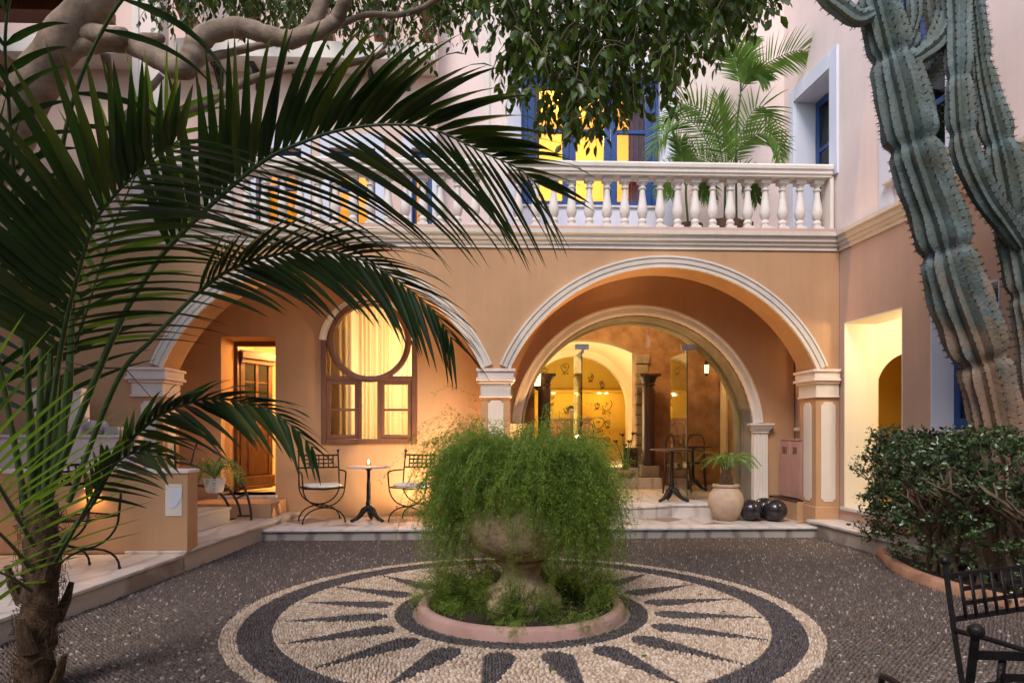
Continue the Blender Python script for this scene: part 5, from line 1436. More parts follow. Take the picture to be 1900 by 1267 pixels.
def fern(name, label, starts, N, P=44, len_rng=(0.5, 1.0), up_rng=(0.3, 0.9), needle=(0.020, 0.0034), grav=2.6, per=5, cat='fern', rmax=None, zmin=0.02, outw=(0.3, 1.0), zj=0.0, front_trim=False):
    """clump of fine asparagus-fern strands: arching stems with whorls of tiny needles"""
    t = world_thing(name, label, cat)
    sx, sy, sz, sr = starts
    NCL = max(12, N//16)                                # strands grow in tufts that share a heading and a tone
    ca_ = nrg.uniform(0, 2*np.pi, NCL); cr_ = sr*np.sqrt(nrg.random(NCL)); cz_ = zj*nrg.random(NCL); cu_ = nrg.uniform(up_rng[0], up_rng[1], NCL); cl_ = nrg.uniform(len_rng[0], len_rng[1], NCL); ct_ = np.clip(nrg.normal(0.45, 0.27, NCL), 0, 1)
    if front_trim: cl_ = cl_*np.where(np.abs(((ca_ - R(-115) + np.pi) % (2*np.pi)) - np.pi) < 0.60, 0.56, 1.0)
    ci = nrg.integers(0, NCL, N)
    a = ca_[ci] + nrg.normal(0, 0.10, N); r0 = cr_[ci] + nrg.normal(0, 0.02, N)
    pos = np.stack([sx + r0*np.cos(a), sy + r0*np.sin(a), sz + cz_[ci]], 1)
    ad = a + nrg.normal(0, 0.42, N)
    up = cu_[ci] + nrg.normal(0, 0.22, N); ow = nrg.uniform(outw[0], outw[1], N)
    d = np.stack([ow*np.cos(ad), ow*np.sin(ad), up], 1); d /= np.linalg.norm(d, axis=1, keepdims=True)
    L = cl_[ci]*nrg.uniform(0.75, 1.15, N); st = L/P
    g = nrg.uniform(0.6, 1.4, N)*grav
    tr, td = [], []
    wob = nrg.normal(0, 1, (N, 3))
    for i in range(P):
        tr.append(pos.copy()); td.append(d.copy())
        pos = pos + d*st[:, None]
        d = d + np.array([0, 0, -1.0])[None]*(g*st)[:, None] + wob*(0.09*np.sin(i*0.5 + wob[:, :1]*3)) + nrg.normal(0, 0.05, (N, 3))
        d /= np.linalg.norm(d, axis=1, keepdims=True)
        if zmin is not None:
            low = pos[:, 2] < zmin; pos[low, 2] = zmin; d[low, 2] = np.abs(d[low, 2])*0.2
    T = np.stack(tr, 1); D = np.stack(td, 1)
    # stems
    idx = np.arange(0, P, 4)
    S = T[:, idx]; off = np.cross(D[:, idx], np.array([0.3, 0.2, 0.9])); off /= np.linalg.norm(off, axis=2, keepdims=True) + 1e-9
    w_ = 0.0014
    V = np.stack([S - off*w_, S + off*w_], 2).reshape(N, -1, 3); m_ = len(idx)
    q = []
    for i in range(m_-1): q.append((2*i, 2*i+1, 2*i+3, 2*i+2))
    F = (np.array(q)[None] + (np.arange(N)*2*m_)[:, None, None]).reshape(-1, 4)
    so_ = npmesh('stems', V.reshape(-1, 3), F, 'stalk_green', t); so_['kind'] = 'stuff'
    # side sprays of needles
    B = np.repeat(T[:, 2:].reshape(-1, 3), per, 0); DD = np.repeat(D[:, 2:].reshape(-1, 3), per, 0)
    n = len(B)
    tone = np.repeat((ct_[ci][:, None]*0.75 + np.linspace(-0.12, 0.42, P-2)[None]).reshape(-1), per) + nrg.normal(0, 0.12, n)
    dirn = DD*0.5 + rdir(n)*0.95; dirn /= np.linalg.norm(dirn, axis=1, keepdims=True)
    spray = np.repeat(rdir(n//per)*0.8 + D[:, 2:].reshape(-1, 3)*0.5 - np.array([0, 0, 0.25]), per, 0)
    base = B + spray*nrg.uniform(0, 0.062, n)[:, None] + rdir(n)*np.abs(nrg.normal(0, 0.005, n))[:, None]
    ln = needle[0]*nrg.uniform(0.6, 1.35, n); wd2 = needle[1]*nrg.uniform(0.7, 1.3, n)
    sd_ = np.cross(dirn, rdir(n)); sd_ /= np.linalg.norm(sd_, axis=1, keepdims=True) + 1e-9
    V = np.stack([base - sd_*wd2[:, None]*0.5, base + sd_*wd2[:, None]*0.5, base + dirn*ln[:, None]], 1)
    F = np.arange(n*3).reshape(-1, 3)
    fo = npmesh('foliage', V.reshape(-1, 3), F, 'fern_green', t, np.repeat(np.clip(tone, 0, 1), 3), smooth=False); fo['kind'] = 'stuff'
    return t, T
fn, FT = fern('asparagus_fern', 'large mound of fine asparagus fern spilling over the stone urn', (UC[0], UC[1], 0.92, 0.34), 3200, 34, (0.40, 1.06), (0.2, 1.15), (0.019, 0.0038), 5.4, 6, zmin=0.17, outw=(0.35, 0.85), zj=0.22, front_trim=True)
k = MB()
for i in range(110):
    s_ = FT[nrg.integers(len(FT)), nrg.integers(10, FT.shape[1])]
    out = Vector((s_[0]-UC[0], s_[1]-UC[1], 0)); 
    c = Vector(s_) + (out.normalized()*0.02 if out.length > 0 else Vector((0,0,0)))
    for j in range(rnd.choice((1, 1, 2, 3))): k.sphere(c + Vector((rnd.uniform(-.01, .01), rnd.uniform(-.01, .01), -0.012*j)), rnd.uniform(0.0045, 0.007), 7, 5)
o = k.build('berries', 'berry_red', fn, ang=180); o['kind'] = 'stuff'
fern('ground_fern', 'low asparagus fern growing in the ring bed round the urn foot', (UC[0], UC[1], 0.05, 0.67), 900, 20, (0.14, 0.40), (0.5, 1.8), (0.019, 0.0036), 4.0, 6, zmin=0.06, outw=(0.1, 0.7))

# ================================================================== palms: fronds from a traced midrib
def catmull(P, n):
    P = [Vector(p_) for p_ in P]; out = []
    for i in range(len(P)-1):
        p0 = P[max(i-1, 0)]; p1 = P[i]; p2 = P[i+1]; p3 = P[min(i+2, len(P)-1)]
        for k_ in range(n):
            t = k_/n
            out.append(0.5*((2*p1) + (p2-p0)*t + (2*p0-5*p1+4*p2-p3)*t*t + (3*p1-p0-3*p2+p3)*t**3))
    return out + [P[-1]]
def resample(P, m):
    d = [0]
    for a, b in zip(P[:-1], P[1:]): d.append(d[-1] + (b-a).length)
    out = []
    for i in range(m):
        s = d[-1]*i/(m-1); j = 0
        while j < len(d)-2 and d[j+1] < s: j += 1
        t = (s - d[j])/max(d[j+1]-d[j], 1e-9); out.append(P[j].lerp(P[j+1], t))
    return out, d[-1]
def blade(mb, base, d, wdir, L, W, droop, seg=10, fold=0.25, tip_fold=0.0, twist=0.0):
    """one leaflet: folded strip that bends under its weight"""
    d = d.normalized(); p_ = Vector(base); st = L/seg
    rows = []
    for i in range(seg+1):
        t = i/seg
        w = W*(min(1.0, 0.35 + 3.2*t) if t < 0.2 else 1.0)*max(0.0, (1 - max(0, t-0.25)/0.75))**0.75
        s = (wdir - d*wdir.dot(d)).normalized()
        nrm = s.cross(d)
        if nrm.z < 0: nrm = -nrm
        if twist: s = (s*math.cos(twist*t) + nrm*math.sin(twist*t))
        rows.append((p_ - s*w*0.5 + nrm*w*fold*0.5, p_.copy(), p_ + s*w*0.5 + nrm*w*fold*0.5))
        p_ = p_ + d*st
        k_ = droop*st*(0.4 + 1.6*t) + (tip_fold*st*8 if 0.62 < t < 0.82 else 0)
        d = (d + Vector((0, 0, -1))*k_).normalized()
    vs_ = [v_ for r_ in rows for v_ in r_]
    fs_ = []
    for i in range(seg):
        for j in (0, 1): fs_.append((i*3+j, i*3+j+1, (i+1)*3+j+1, (i+1)*3+j))
    mb.add(vs_, fs_)
PALM_LEAFLETS = [0]
def frond(parent, trace, n, t0, L, R_, single, r0=0.016, W=0.052, up=None, depthwise=True, material='palm_green', stem='petiole', face=None, gap=0.0, name='frond', seg=10, wmin=0.6, jitter=1.0):
    """trace: list of (px,py,depth) or world points. L,R_: dict(len=(a,b,c), ang=(a,b), droop, out, tipfold) for the two sides"""
    P = [onD(*q_) if depthwise else Vector(q_) for q_ in trace]
    P, tot = resample(catmull(P, 8), 60)
    rad = [r0*(1 - 0.85*i/59) for i in range(60)]
    fr_ = MB().tube(P, rad, 7).build(name, stem, parent, ang=60)
    joined = MB()
    for i in range(n):
        f = t0 + (1 - t0)*(i + 0.3*(rnd.random()-0.5)*jitter)/(n-1)*0.995
        f = min(max(f, 0), 0.998); x = f*59; j = min(int(x), 58)
        b = P[j].lerp(P[j+1], x-j); T = (P[j+1]-P[j]).normalized()
        V = (face(b) if face else (Vector((0, 0, CAM_H)) - b)).normalized()
        S = T.cross(V).normalized()                      # to the right of the direction of growth, as seen from the front
        s = (f - t0)/(1 - t0)
        for sg, q_ in ((1, R_), (-1, L)):
            if q_ is None: continue
            if rnd.random() < gap: continue
            la, lb, lc = q_['len']; ln = (la*(1-s)**2 + 2*lb*s*(1-s) + lc*s*s)*rnd.uniform(0.9, 1.08)
            a = R(q_['ang'][0] + (q_['ang'][1]-q_['ang'][0])*s + rnd.uniform(-3, 3)*jitter)
            d = T*math.cos(a) + S*sg*math.sin(a) + V*(q_.get('out', 0.15) + rnd.uniform(-0.07, 0.07)*jitter)
            w = q_.get('w', 1.0)*W*(wmin + (1-wmin)*math.sin(math.pi*min(1, 0.15 + s*0.8)))*rnd.uniform(0.85, 1.1)
            tf = q_.get('tipfold', 0)*(rnd.random() < 0.5)
            wd_ = (T + V*q_.get('wv', 0.5)*sg).normalized()
            mb = MB() if single else joined
            blade(mb, b, d, wd_, ln, w, q_['droop']*rnd.uniform(0.8, 1.25), seg, 0.25, tf, rnd.uniform(-0.5, 0.5)*jitter)
            if single:
                finish_leaf(mb, fr_, 'palm_green_dry' if material == 'palm_green' and rnd.random() < 0.22 else material); PALM_LEAFLETS[0] += 1
    if not single and joined.v:
        o = joined.build('leaflets', material, fr_, ang=60); o['kind'] = 'stuff'
    return fr_
def finish_leaf(mb, parent, material):
    me = bpy.data.meshes.new('leaflet'); me.from_pydata(mb.v, [], mb.f); me.shade_smooth()
    me.materials.append(MATS[material]); o = bpy.data.objects.new('leaflet', me); COL.objects.link(o); o.parent = parent
    return o
pm = world_thing('kentia_palm', 'large dark palm with arching fronds and fibrous trunk beside the marble terrace', 'palm tree')
tb_ = onZ(62, 1283, 0.0); tb_ = Vector((tb_.x, tb_.y, 0))
tp = onD(78, 930, 3.45)
P, _ = resample(catmull([tb_, tb_.lerp(tp, 0.5) + Vector((0.01, 0, 0)), tp], 8), 26)
vs_, fs_ = [], []
nn_ = 26
for i, p_ in enumerate(P):
    for j in range(nn_):
        a = 2*math.pi*j/nn_
        r_ = 0.077*(1 + 0.10*math.sin(i*1.9 + 2*math.sin(a*2)) + rnd.uniform(-0.05, 0.05))*(1.12 - 0.2*i/25)
        vs_.append((p_.x + r_*math.cos(a), p_.y + r_*math.sin(a), p_.z))
for i in range(len(P)-1):
    for j in range(nn_): fs_.append((i*nn_+j, i*nn_+(j+1) % nn_, (i+1)*nn_+(j+1) % nn_, (i+1)*nn_+j))
k = MB(); k.add(vs_, fs_); trk = k.build('trunk', 'fibre', pm, ang=60)
k = MB()
for i in range(330):
    f = rnd.random(); p_ = P[int(f*24)]; a = rnd.uniform(0, 6.28); r_ = 0.075
    b = p_ + Vector((r_*math.cos(a), r_*math.sin(a), 0)); tg = Vector((-math.sin(a), math.cos(a), 0)); o_ = Vector((math.cos(a), math.sin(a), 0))
    l = rnd.uniform(0.04, 0.13)
    k.tube([b, b + tg*l*0.5*rnd.choice((-1, 1)) + o_*0.025 + Vector((0, 0, rnd.uniform(-0.02, 0.04))), b + tg*l*rnd.uniform(-1, 1) + o_*rnd.uniform(0.01, 0.05) + Vector((0, 0, rnd.uniform(-0.09, 0.03)))], [0.0022, 0.0018, 0.0008], 4, cap=False)
o = k.build('trunk_fibres', 'fibre', trk); o['kind'] = 'stuff'
for i in range(7):                                     # old split leaf bases
    f = i/7; p_ = P[int(2 + f*22)]; a = i*2.4
    o_ = Vector((math.cos(a), math.sin(a), 0)); tg = Vector((-math.sin(a), math.cos(a), 0))
    k = MB(); k.tube([p_ + o_*0.08 - Vector((0, 0, 0.08)), p_ + o_*0.125 + Vector((0, 0, 0.02)), p_ + o_*0.15 + Vector((0, 0, 0.11))], [0.05, 0.04, 0.022], 8, flat=0.45, up0=tuple(o_)); k.build('leaf_base', 'fibre', trk)
px2m = lambda px, d: px*d/FPX
def sd(l0, l1, l2, d, a0, a1, dr, out=0.12, tf=0, wv=0.5, w=1.0): return dict(w=w, len=(px2m(l0, d), px2m(l1, d), px2m(l2, d)), ang=(a0, a1), droop=dr, out=out, tipfold=tf, wv=wv)
frond(pm, [(80, 960, 3.42), (92, 800, 3.3), (118, 620, 3.1), (165, 440, 2.85), (204, 373, 2.75), (268, 309, 2.65), (335, 258, 2.55)], 29, 0.40,
      sd(330, 400, 110, 2.7, 62, 30, 0.12, 0.10), sd(330, 420, 200, 2.7, 60, 32, 0.80, 0.16, w=0.46), True, 0.019, 0.060)
frond(pm, [(98, 900, 3.38), (203, 640, 3.15), (271, 515, 3.05), (340, 430, 2.95), (475, 309, 2.85), (560, 265, 2.8), (638, 240, 2.75), (732, 231, 2.7), (806, 241, 2.7), (895, 282, 2.7), (960, 312, 2.7), (992, 338, 2.7)], 46, 0.44,
      sd(240, 330, 120, 2.8, 50, 20, 0.85, 0.05, 0.6), sd(330, 500, 150, 2.8, 60, 24, 0.70, 0.12, w=0.44), True, 0.019, 0.055)
frond(pm, [(128, 930, 3.36), (217, 708, 3.2), (282, 630, 3.1), (366, 545, 3.05), (438, 495, 3.0), (540, 468, 3.0), (630, 470, 3.0), (698, 495, 3.0), (766, 542, 3.0), (806, 579, 3.0), (838, 628, 3.0)], 36, 0.50,
      sd(150, 230, 110, 3.0, 26, 14, 1.5, 0.22), sd(150, 260, 110, 3.0, 52, 24, 1.05, 0.20), False, 0.015, 0.038)
frond(pm, [(112, 1010, 3.36), (170, 935, 3.2), (202, 877, 3.1), (240, 820, 3.0), (292, 773, 2.95), (339, 752, 2.9), (390, 739, 2.9), (475, 750, 2.9), (530, 780, 2.9), (580, 830, 2.9)], 26, 0.42,
      sd(100, 160, 70, 2.9, 24, 12, 2.0, 0.28), sd(120, 190, 80, 2.9, 58, 26, 1.5, 0.15), True, 0.014, 0.042)
frond(pm, [(104, 1040, 3.34), (150, 960, 3.2), (190, 890, 3.1), (225, 852, 3.0), (262, 838, 2.95), (310, 850, 2.9)], 13, 0.45,
      sd(100, 120, 50, 2.9, 30, 14, 1.2, 0.25), sd(120, 150, 60, 2.9, 70, 24, 0.9, 0.2), True, 0.012, 0.040)
# low fronds leaning to the left and towards the front
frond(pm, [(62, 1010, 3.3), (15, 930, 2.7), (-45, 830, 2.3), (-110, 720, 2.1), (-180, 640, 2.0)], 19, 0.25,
      None, sd(300, 420, 160, 2.2, 62, 36, 0.10, 0.10), True, 0.014, 0.040, material='backlit_palm_green')
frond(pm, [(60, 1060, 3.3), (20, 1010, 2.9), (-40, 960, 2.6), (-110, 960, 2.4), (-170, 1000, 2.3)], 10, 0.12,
      None, sd(330, 340, 150, 2.7, 130, 80, 0.12, 0.05), True, 0.012, 0.040, material='backlit_palm_green')
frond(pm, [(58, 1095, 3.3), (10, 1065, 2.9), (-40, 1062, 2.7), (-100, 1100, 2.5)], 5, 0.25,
      sd(200, 200, 100, 2.7, 60, 40, 0.4), sd(330, 300, 140, 2.7, 165, 140, 0.10, 0.02), True, 0.010, 0.034, material='backlit_palm_green')
# upright fronds behind, and two that pass above the picture and hang their tips into it
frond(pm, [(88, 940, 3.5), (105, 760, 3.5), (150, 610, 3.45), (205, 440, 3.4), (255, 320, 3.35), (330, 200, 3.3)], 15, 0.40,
      sd(170, 260, 120, 3.4, 55, 30, 0.5), sd(170, 250, 110, 3.4, 55, 30, 0.8), False, 0.013, 0.040, material='backlit_palm_green')
frond(pm, [(72, 930, 3.45), (80, 600, 3.3), (120, 250, 3.0), (200, 40, 2.8), (310, -80, 2.6), (430, -150, 2.5), (560, -160, 2.4)], 22, 0.52,
      None, sd(240, 330, 130, 2.6, 70, 38, 2.4, 0.1, w=0.8), False, 0.018, 0.045, gap=0.35)
frond(pm, [(60, 930, 3.45), (45, 560, 3.1), (20, 240, 2.7), (10, 60, 2.5), (40, -60, 2.4), (110, -110, 2.3)], 18, 0.35,
      sd(280, 380, 120, 2.6, 60, 30, 0.5), sd(140, 170, 80, 2.6, 60, 30, 2.5, w=0.8), False, 0.018, 0.046, gap=0.3)
frond(pm, [(50, 950, 3.5), (-10, 640, 3.3), (-100, 330, 3.1), (-160, 180, 3.0), (-260, 90, 2.9)], 18, 0.3,
      sd(250, 330, 130, 3.0, 60, 30, 0.5), sd(200, 240, 100, 3.0, 60, 30, 0.6), False, 0.018, 0.046, gap=0.2)
frond(pm, [(70, 960, 3.55), (60, 780, 3.6), (30, 560, 3.6), (0, 420, 3.6), (-60, 300, 3.5)], 18, 0.3,
      sd(200, 260, 120, 3.5, 60, 30, 0.6), sd(230, 320, 140, 3.5, 60, 30, 0.6), False, 0.016, 0.046)
for q_ in ((110, 700), (125, 690), (96, 610), (135, 540)):   # sheathed petioles rising with the trunk
    MB().tube([onD(80, 1060, 3.46), onD(88, 930, 3.44), onD(q_[0]-8, (q_[1]+930)/2, 3.42), onD(q_[0], q_[1], 3.4)], [0.03, 0.027, 0.02, 0.013], 8).build('petiole', 'petiole', pm)
# wires tied to the fronds
mat('wire', (0.02, 0.018, 0.018), None, 5, 0.6)
wr_ = world_thing('tie_wire', 'thin dark wires tying the palm stems to the left pillar', 'wire')
a_, b_, c_ = onD(232, 683, 3.17), onD(105, 665, 3.42), onY(318, 764, 8.58)
for s, e, sag in ((b_, a_, 0.02), (onD(106, 683, 3.42), a_, 0.0), (a_, c_, 0.05)):
    MB().tube([s, s.lerp(e, 0.5) - Vector((0, 0, sag)), e], 0.0028, 5).build('strand', 'wire', wr_)

# ================================================================== ficus tree
fc = world_thing('ficus_tree', 'old ficus tree with pale limbs spreading leaves over the courtyard', 'tree')
def limb(pts, rads, name='branch', mt='bark', n=14, parent=None):
    Q = [onD(*q_) for q_ in pts]; P = catmull(Q, 7); m_ = len(P)
    rd_ = []
    for i in range(m_):
        x = i/(m_-1)*(len(rads)-1); j = min(int(x), len(rads)-2)
        rd_.append((rads[j] + (rads[j+1]-rads[j])*(x-j))*(1 + 0.05*math.sin(i*1.3) + rnd.uniform(-0.03, 0.03)))
    return MB().tube(P, rd_, n).build(name, mt, parent or fc, ang=180)
tb2 = Vector((-5.0, 4.9, 0.17))
Q = [tb2, tb2 + Vector((0.15, -0.05, 1.3)), onD(-30, 320, 4.75), onD(60, 165, 4.6), onD(110, 85, 4.5), onD(165, 10, 4.4), onD(200, -60, 4.4), onD(240, -180, 4.4)]
P = catmull(Q, 7); MB().tube(P, [0.165 - 0.065*i/(len(P)-1) + 0.008*math.sin(i*0.9) for i in range(len(P))], 20).build('trunk', 'bark', fc, ang=180)
limb([(120, 95, 4.5), (180, 80, 4.45), (240, 82, 4.4), (290, 108, 4.35), (335, 128, 4.3), (358, 105, 4.3), (368, 78, 4.3), (400, 58, 4.3), (450, 52, 4.3), (500, 66, 4.3), (545, 74, 4.3), (575, 50, 4.3), (595, 10, 4.3), (615, -60, 4.3)], [0.065, 0.062, 0.064, 0.068, 0.075, 0.07, 0.062, 0.058, 0.055, 0.05, 0.048, 0.042])
limb([(165, 62, 4.45), (205, 68, 4.35), (232, 66, 4.3)], [0.075, 0.055, 0.048])
limb([(240, 78, 4.4), (275, 72, 4.35), (300, 72, 4.3)], [0.045, 0.034, 0.028])
limb([(545, 72, 4.3), (600, 55, 4.25), (625, 35, 4.25), (640, 0, 4.2), (670, -60, 4.2)], [0.05, 0.05, 0.045, 0.04, 0.035])
limb([(360, 112, 4.3), (420, 100, 4.4), (480, 85, 4.5), (540, 72, 4.5), (620, 50, 4.5), (680, 28, 4.5), (740, 28, 4.5), (790, 12, 4.5), (840, -20, 4.4), (960, -60, 4.3), (1120, -90, 4.2), (1300, -110, 4.1)], [0.03, 0.026, 0.024, 0.022, 0.02, 0.019, 0.019, 0.018, 0.03, 0.028, 0.026, 0.02])
limb([(195, 100, 4.6), (205, 150, 4.7), (215, 200, 4.8), (222, 225, 4.8), (270, 175, 4.8), (300, 140, 4.8)], [0.03, 0.028, 0.027, 0.026, 0.025, 0.022])
limb([(222, 225, 4.8), (300, 215, 4.9), (370, 200, 5.0), (420, 170, 5.0), (480, 143, 5.0), (545, 128, 5.0), (600, 132, 5.0), (650, 118, 5.0), (690, 108, 5.0), (716, 96, 5.0)], [0.035, 0.034, 0.034, 0.033, 0.03, 0.028, 0.026, 0.025, 0.024, 0.022])
limb([(700, 102, 5.0), (718, 80, 5.0), (730, 40, 4.9), (745, 0, 4.9)], [0.012, 0.01, 0.009, 0.008])
limb([(612, -60, 4.3), (800, -140, 4.1), (1000, -150, 3.9), (1180, -140, 3.8), (1380, -120, 3.7)], [0.05, 0.045, 0.04, 0.03, 0.02])
crown = thing('crown', '', ''); crown.parent = fc
for k_ in ('label', 'category'):
    if k_ in crown: del crown[k_]
LP, LD, LU, LL, LW = [], [], [], [], []
twigs = MB()
def twig(px, py, d, plen, pitch=0.030, spread=1.0, size=0.07):
    """hanging twig with alternate drooping leaves"""
    p_ = onD(px, py, d); dr = Vector((rnd.uniform(-0.6, 0.6), rnd.uniform(-0.6, 0.6), rnd.uniform(-0.4, 0.3))).normalized()
    L = px2m(plen, d); n = max(4, int(L/0.05)); st = L/n; P = [p_.copy()]
    for i in range(n):
        dr = (dr + Vector((rnd.uniform(-0.12, 0.12), rnd.uniform(-0.12, 0.12), -0.32))).normalized(); p_ = p_ + dr*st; P.append(p_.copy())
    twigs.tube(P, [0.0042 - 0.003*i/n for i in range(n+1)], 4, cap=False)
    m_ = int(L/pitch)
    for i in range(m_):
        f = (i + 0.5)/m_*n; j = min(int(f), n-1); b = P[j].lerp(P[j+1], f-j)
        T = (P[j+1]-P[j]).normalized(); a = rnd.uniform(0, 6.28)
        sdv = Vector((math.cos(a), math.sin(a), rnd.uniform(-0.5, 0.2)))*spread
        d_ = (T*0.35 + sdv*0.75 + Vector((0, 0, -0.65))).normalized()
        l = size*rnd.uniform(0.7, 1.2)
        LP.append(b + d_*0.012); LD.append(d_); LU.append(Vector((rnd.uniform(-1, 1), rnd.uniform(-1, 1), 0.7 + rnd.random())).normalized()); LL.append(l); LW.append(l*rnd.uniform(0.42, 0.55))
def zone(bound, n, top, drange, plen, size, bias=1.0, floor_=-400):
    bx = [b[0] for b in bound]; by = [b[1] for b in bound]
    for i in range(n):
        x = rnd.uniform(bx[0], bx[-1]); yb_ = float(np.interp(x, bx, by)); d = rnd.uniform(*drange)
        l = rnd.uniform(*plen); y1 = yb_ - rnd.random()**bias*(yb_ - top)
        twig(x + rnd.uniform(-8, 8), max(y1 - l, floor_), d, l, size=size)
zone([(905, 95), (940, 140), (985, 200), (1010, 250), (1060, 270), (1100, 290), (1130, 245), (1200, 240), (1240, 190), (1285, 130), (1340, 105), (1395, 85), (1412, 40)], 760, -160, (3.5, 4.8), (60, 150), 0.074, 1.35)
zone([(1085, 300), (1120, 312)], 5, 230, (3.6, 3.9), (90, 130), 0.066)
zone([(560, 80), (600, 95), (660, 120), (690, 140), (720, 95), (770, 155), (790, 105), (830, 85), (870, 75), (905, 70)], 300, -60, (4.6, 5.4), (50, 110), 0.062, 1.1)
zone([(300, 50), (330, 85), (380, 55), (420, 70), (480, 80), (530, 100), (560, 90)], 210, -60, (4.7, 5.6), (50, 110), 0.062, 1.1)
zone([(225, 30), (260, 55), (300, 70)], 30, -60, (4.9, 5.6), (40, 90), 0.06)
zone([(-200, 60), (60, 40), (220, 20)], 60, -200, (5.0, 6.0), (60, 120), 0.065)
zone([(-250, -170), (500, -150), (1000, -170), (1500, -130)], 130, -520, (3.6, 5.6), (80, 170), 0.085)
LP, LD, LU, LL, LW = (np.array([tuple(v_) for v_ in LP]), np.array([tuple(v_) for v_ in LD]), np.array([tuple(v_) for v_ in LU]), np.array(LL), np.array(LW))
ltone = np.clip(nrg.beta(2, 2.6, len(LP)), 0, 1)
# the 300 leaves that show largest are leaves of their own; the rest is one mass
rx = LP[:, 0]*CA - LP[:, 1]*SA; ry = LP[:, 0]*SA + LP[:, 1]*CA
ppx = 950 + FPX*rx/ry; ppy = 798 - FPX*(LP[:, 2] - CAM_H)/ry
vis = (ppx > 0) & (ppx < 1900) & (ppy > 0)
score = np.where(vis, LL/ry, 0)
big = np.zeros(len(LP), bool); big[np.argsort(-score)[:300]] = True
o = twigs.build('twigs', 'twig', crown); o['kind'] = 'stuff'
o = leafcloud('leaf_mass', LP[~big], LD[~big], LU[~big], LL[~big], LW[~big], 'ficus_green', crown, ltone[~big]); o['kind'] = 'stuff'
protos = []
for t_ in (0.1, 0.35, 0.6, 0.9):
    V = leaf_verts(np.zeros((1, 3)), np.array([[0, 1.0, 0]]), np.array([[0, 0, 1.0]]), np.array([1.0]), np.array([0.48]))[0]
    me = bpy.data.meshes.new('leaf'); me.from_pydata([tuple(v_) for v_ in V], [], [tuple(int(i) for i in f) for f in LEAF_F])
    at = me.attributes.new('tone', 'FLOAT', 'POINT'); at.data.foreach_set('value', [t_]*8); me.shade_smooth(); me.materials.append(MATS['ficus_green']); protos.append(me)
for i in np.where(big)[0]:
    o = bpy.data.objects.new('leaf', protos[int(ltone[i]*3.99)]); COL.objects.link(o); o.parent = crown
    y_ = Vector(LD[i]); x_ = y_.cross(Vector(LU[i])).normalized(); z_ = x_.cross(y_)
    M_ = Matrix((x_, y_, z_)).transposed().to_4x4(); M_.translation = Vector(LP[i])
    o.matrix_local = M_ @ Matrix.Scale(float(LL[i]), 4)
# leaves fallen on the pebbles
FL = [(1280, 1034), (1292, 1040), (1385, 1070), (1555, 1085), (1428, 1100), (1442, 1097), (1260, 1060), (1243, 1060), (1305, 1102), (1327, 1097), (1347, 1133), (1482, 1176), (1270, 1080), (1202, 1216), (1332, 1146), (528, 1108), (510, 1205), (765, 1106), (705, 1050), (238, 1170), (1665, 1095), (1190, 1056), (1625, 1210), (1030, 1240)]
for i, (x, y) in enumerate(FL):
    q = onZ(x, y, 0.016); o = bpy.data.objects.new('fallen_leaf', protos[3]); COL.objects.link(o)
    o.location = q; o.scale = (0.055,)*3; o.rotation_euler = (rnd.uniform(-0.25, 0.25), rnd.uniform(-0.3, 0.3), rnd.uniform(0, 6.28))
    tag(o, 'single green ficus leaf lying on the pebble floor', 'leaf', 'fallen leaves on the pebbles')

# ================================================================== columnar cactus
def cactus_mat():
    m, nt, b = _nt('cactus_skin')
    n = _noise(nt, 3.5, 5, 0.6); r1 = _ramp(nt, n.outputs['Fac'], [(0.25, (0.085, 0.078, 0.045)), (0.42, (0.080, 0.100, 0.078)), (0.58, (0.10, 0.138, 0.130)), (0.75, (0.18, 0.235, 0.25))])
    # corky brown bark grows from the foot upwards, patchily
    ge = nt.nodes.new('ShaderNodeTexCoord'); sp = nt.nodes.new('ShaderNodeSeparateXYZ'); nt.links.new(ge.outputs['Object'], sp.inputs[0])
    mr = nt.nodes.new('ShaderNodeMapRange'); mr.inputs[1].default_value = 3.3; mr.inputs[2].default_value = 0.6; mr.inputs[3].default_value = 0.10; mr.inputs[4].default_value = 0.60
    nt.links.new(sp.outputs[2], mr.inputs[0])
    n2 = _noise(nt, 5.5, 6, 0.7, stretch=(1, 1, 0.45)); ad = nt.nodes.new('ShaderNodeMath'); nt.links.new(n2.outputs['Fac'], ad.inputs[0]); nt.links.new(mr.outputs[0], ad.inputs[1])
    rf = _ramp(nt, ad.outputs[0], [(0.72, (0, 0, 0)), (0.92, (1, 1, 1))])
    mx = nt.nodes.new('ShaderNodeMixRGB'); nt.links.new(rf.outputs[0], mx.inputs[0]); nt.links.new(r1.outputs[0], mx.inputs[1]); mx.inputs[2].default_value = (0.23, 0.15, 0.095, 1)
    nt.links.new(mx.outputs[0], b.inputs['Base Color']); b.inputs['Roughness'].default_value = 0.62
    n3 = _noise(nt, 40, 4); bp = nt.nodes.new('ShaderNodeBump'); bp.inputs['Strength'].default_value = 0.6; bp.inputs['Distance'].default_value = 0.015
    nt.links.new(n3.outputs['Fac'], bp.inputs['Height']); nt.links.new(bp.outputs[0], b.inputs['Normal'])
cactus_mat()
mat('spine', (0.02, 0.012, 0.008), (0.05, 0.03, 0.02), 20, 0.8)
cc = world_thing('columnar_cactus', 'tall ribbed blue-green columnar cactus with several arms beside the side wing', 'cactus')
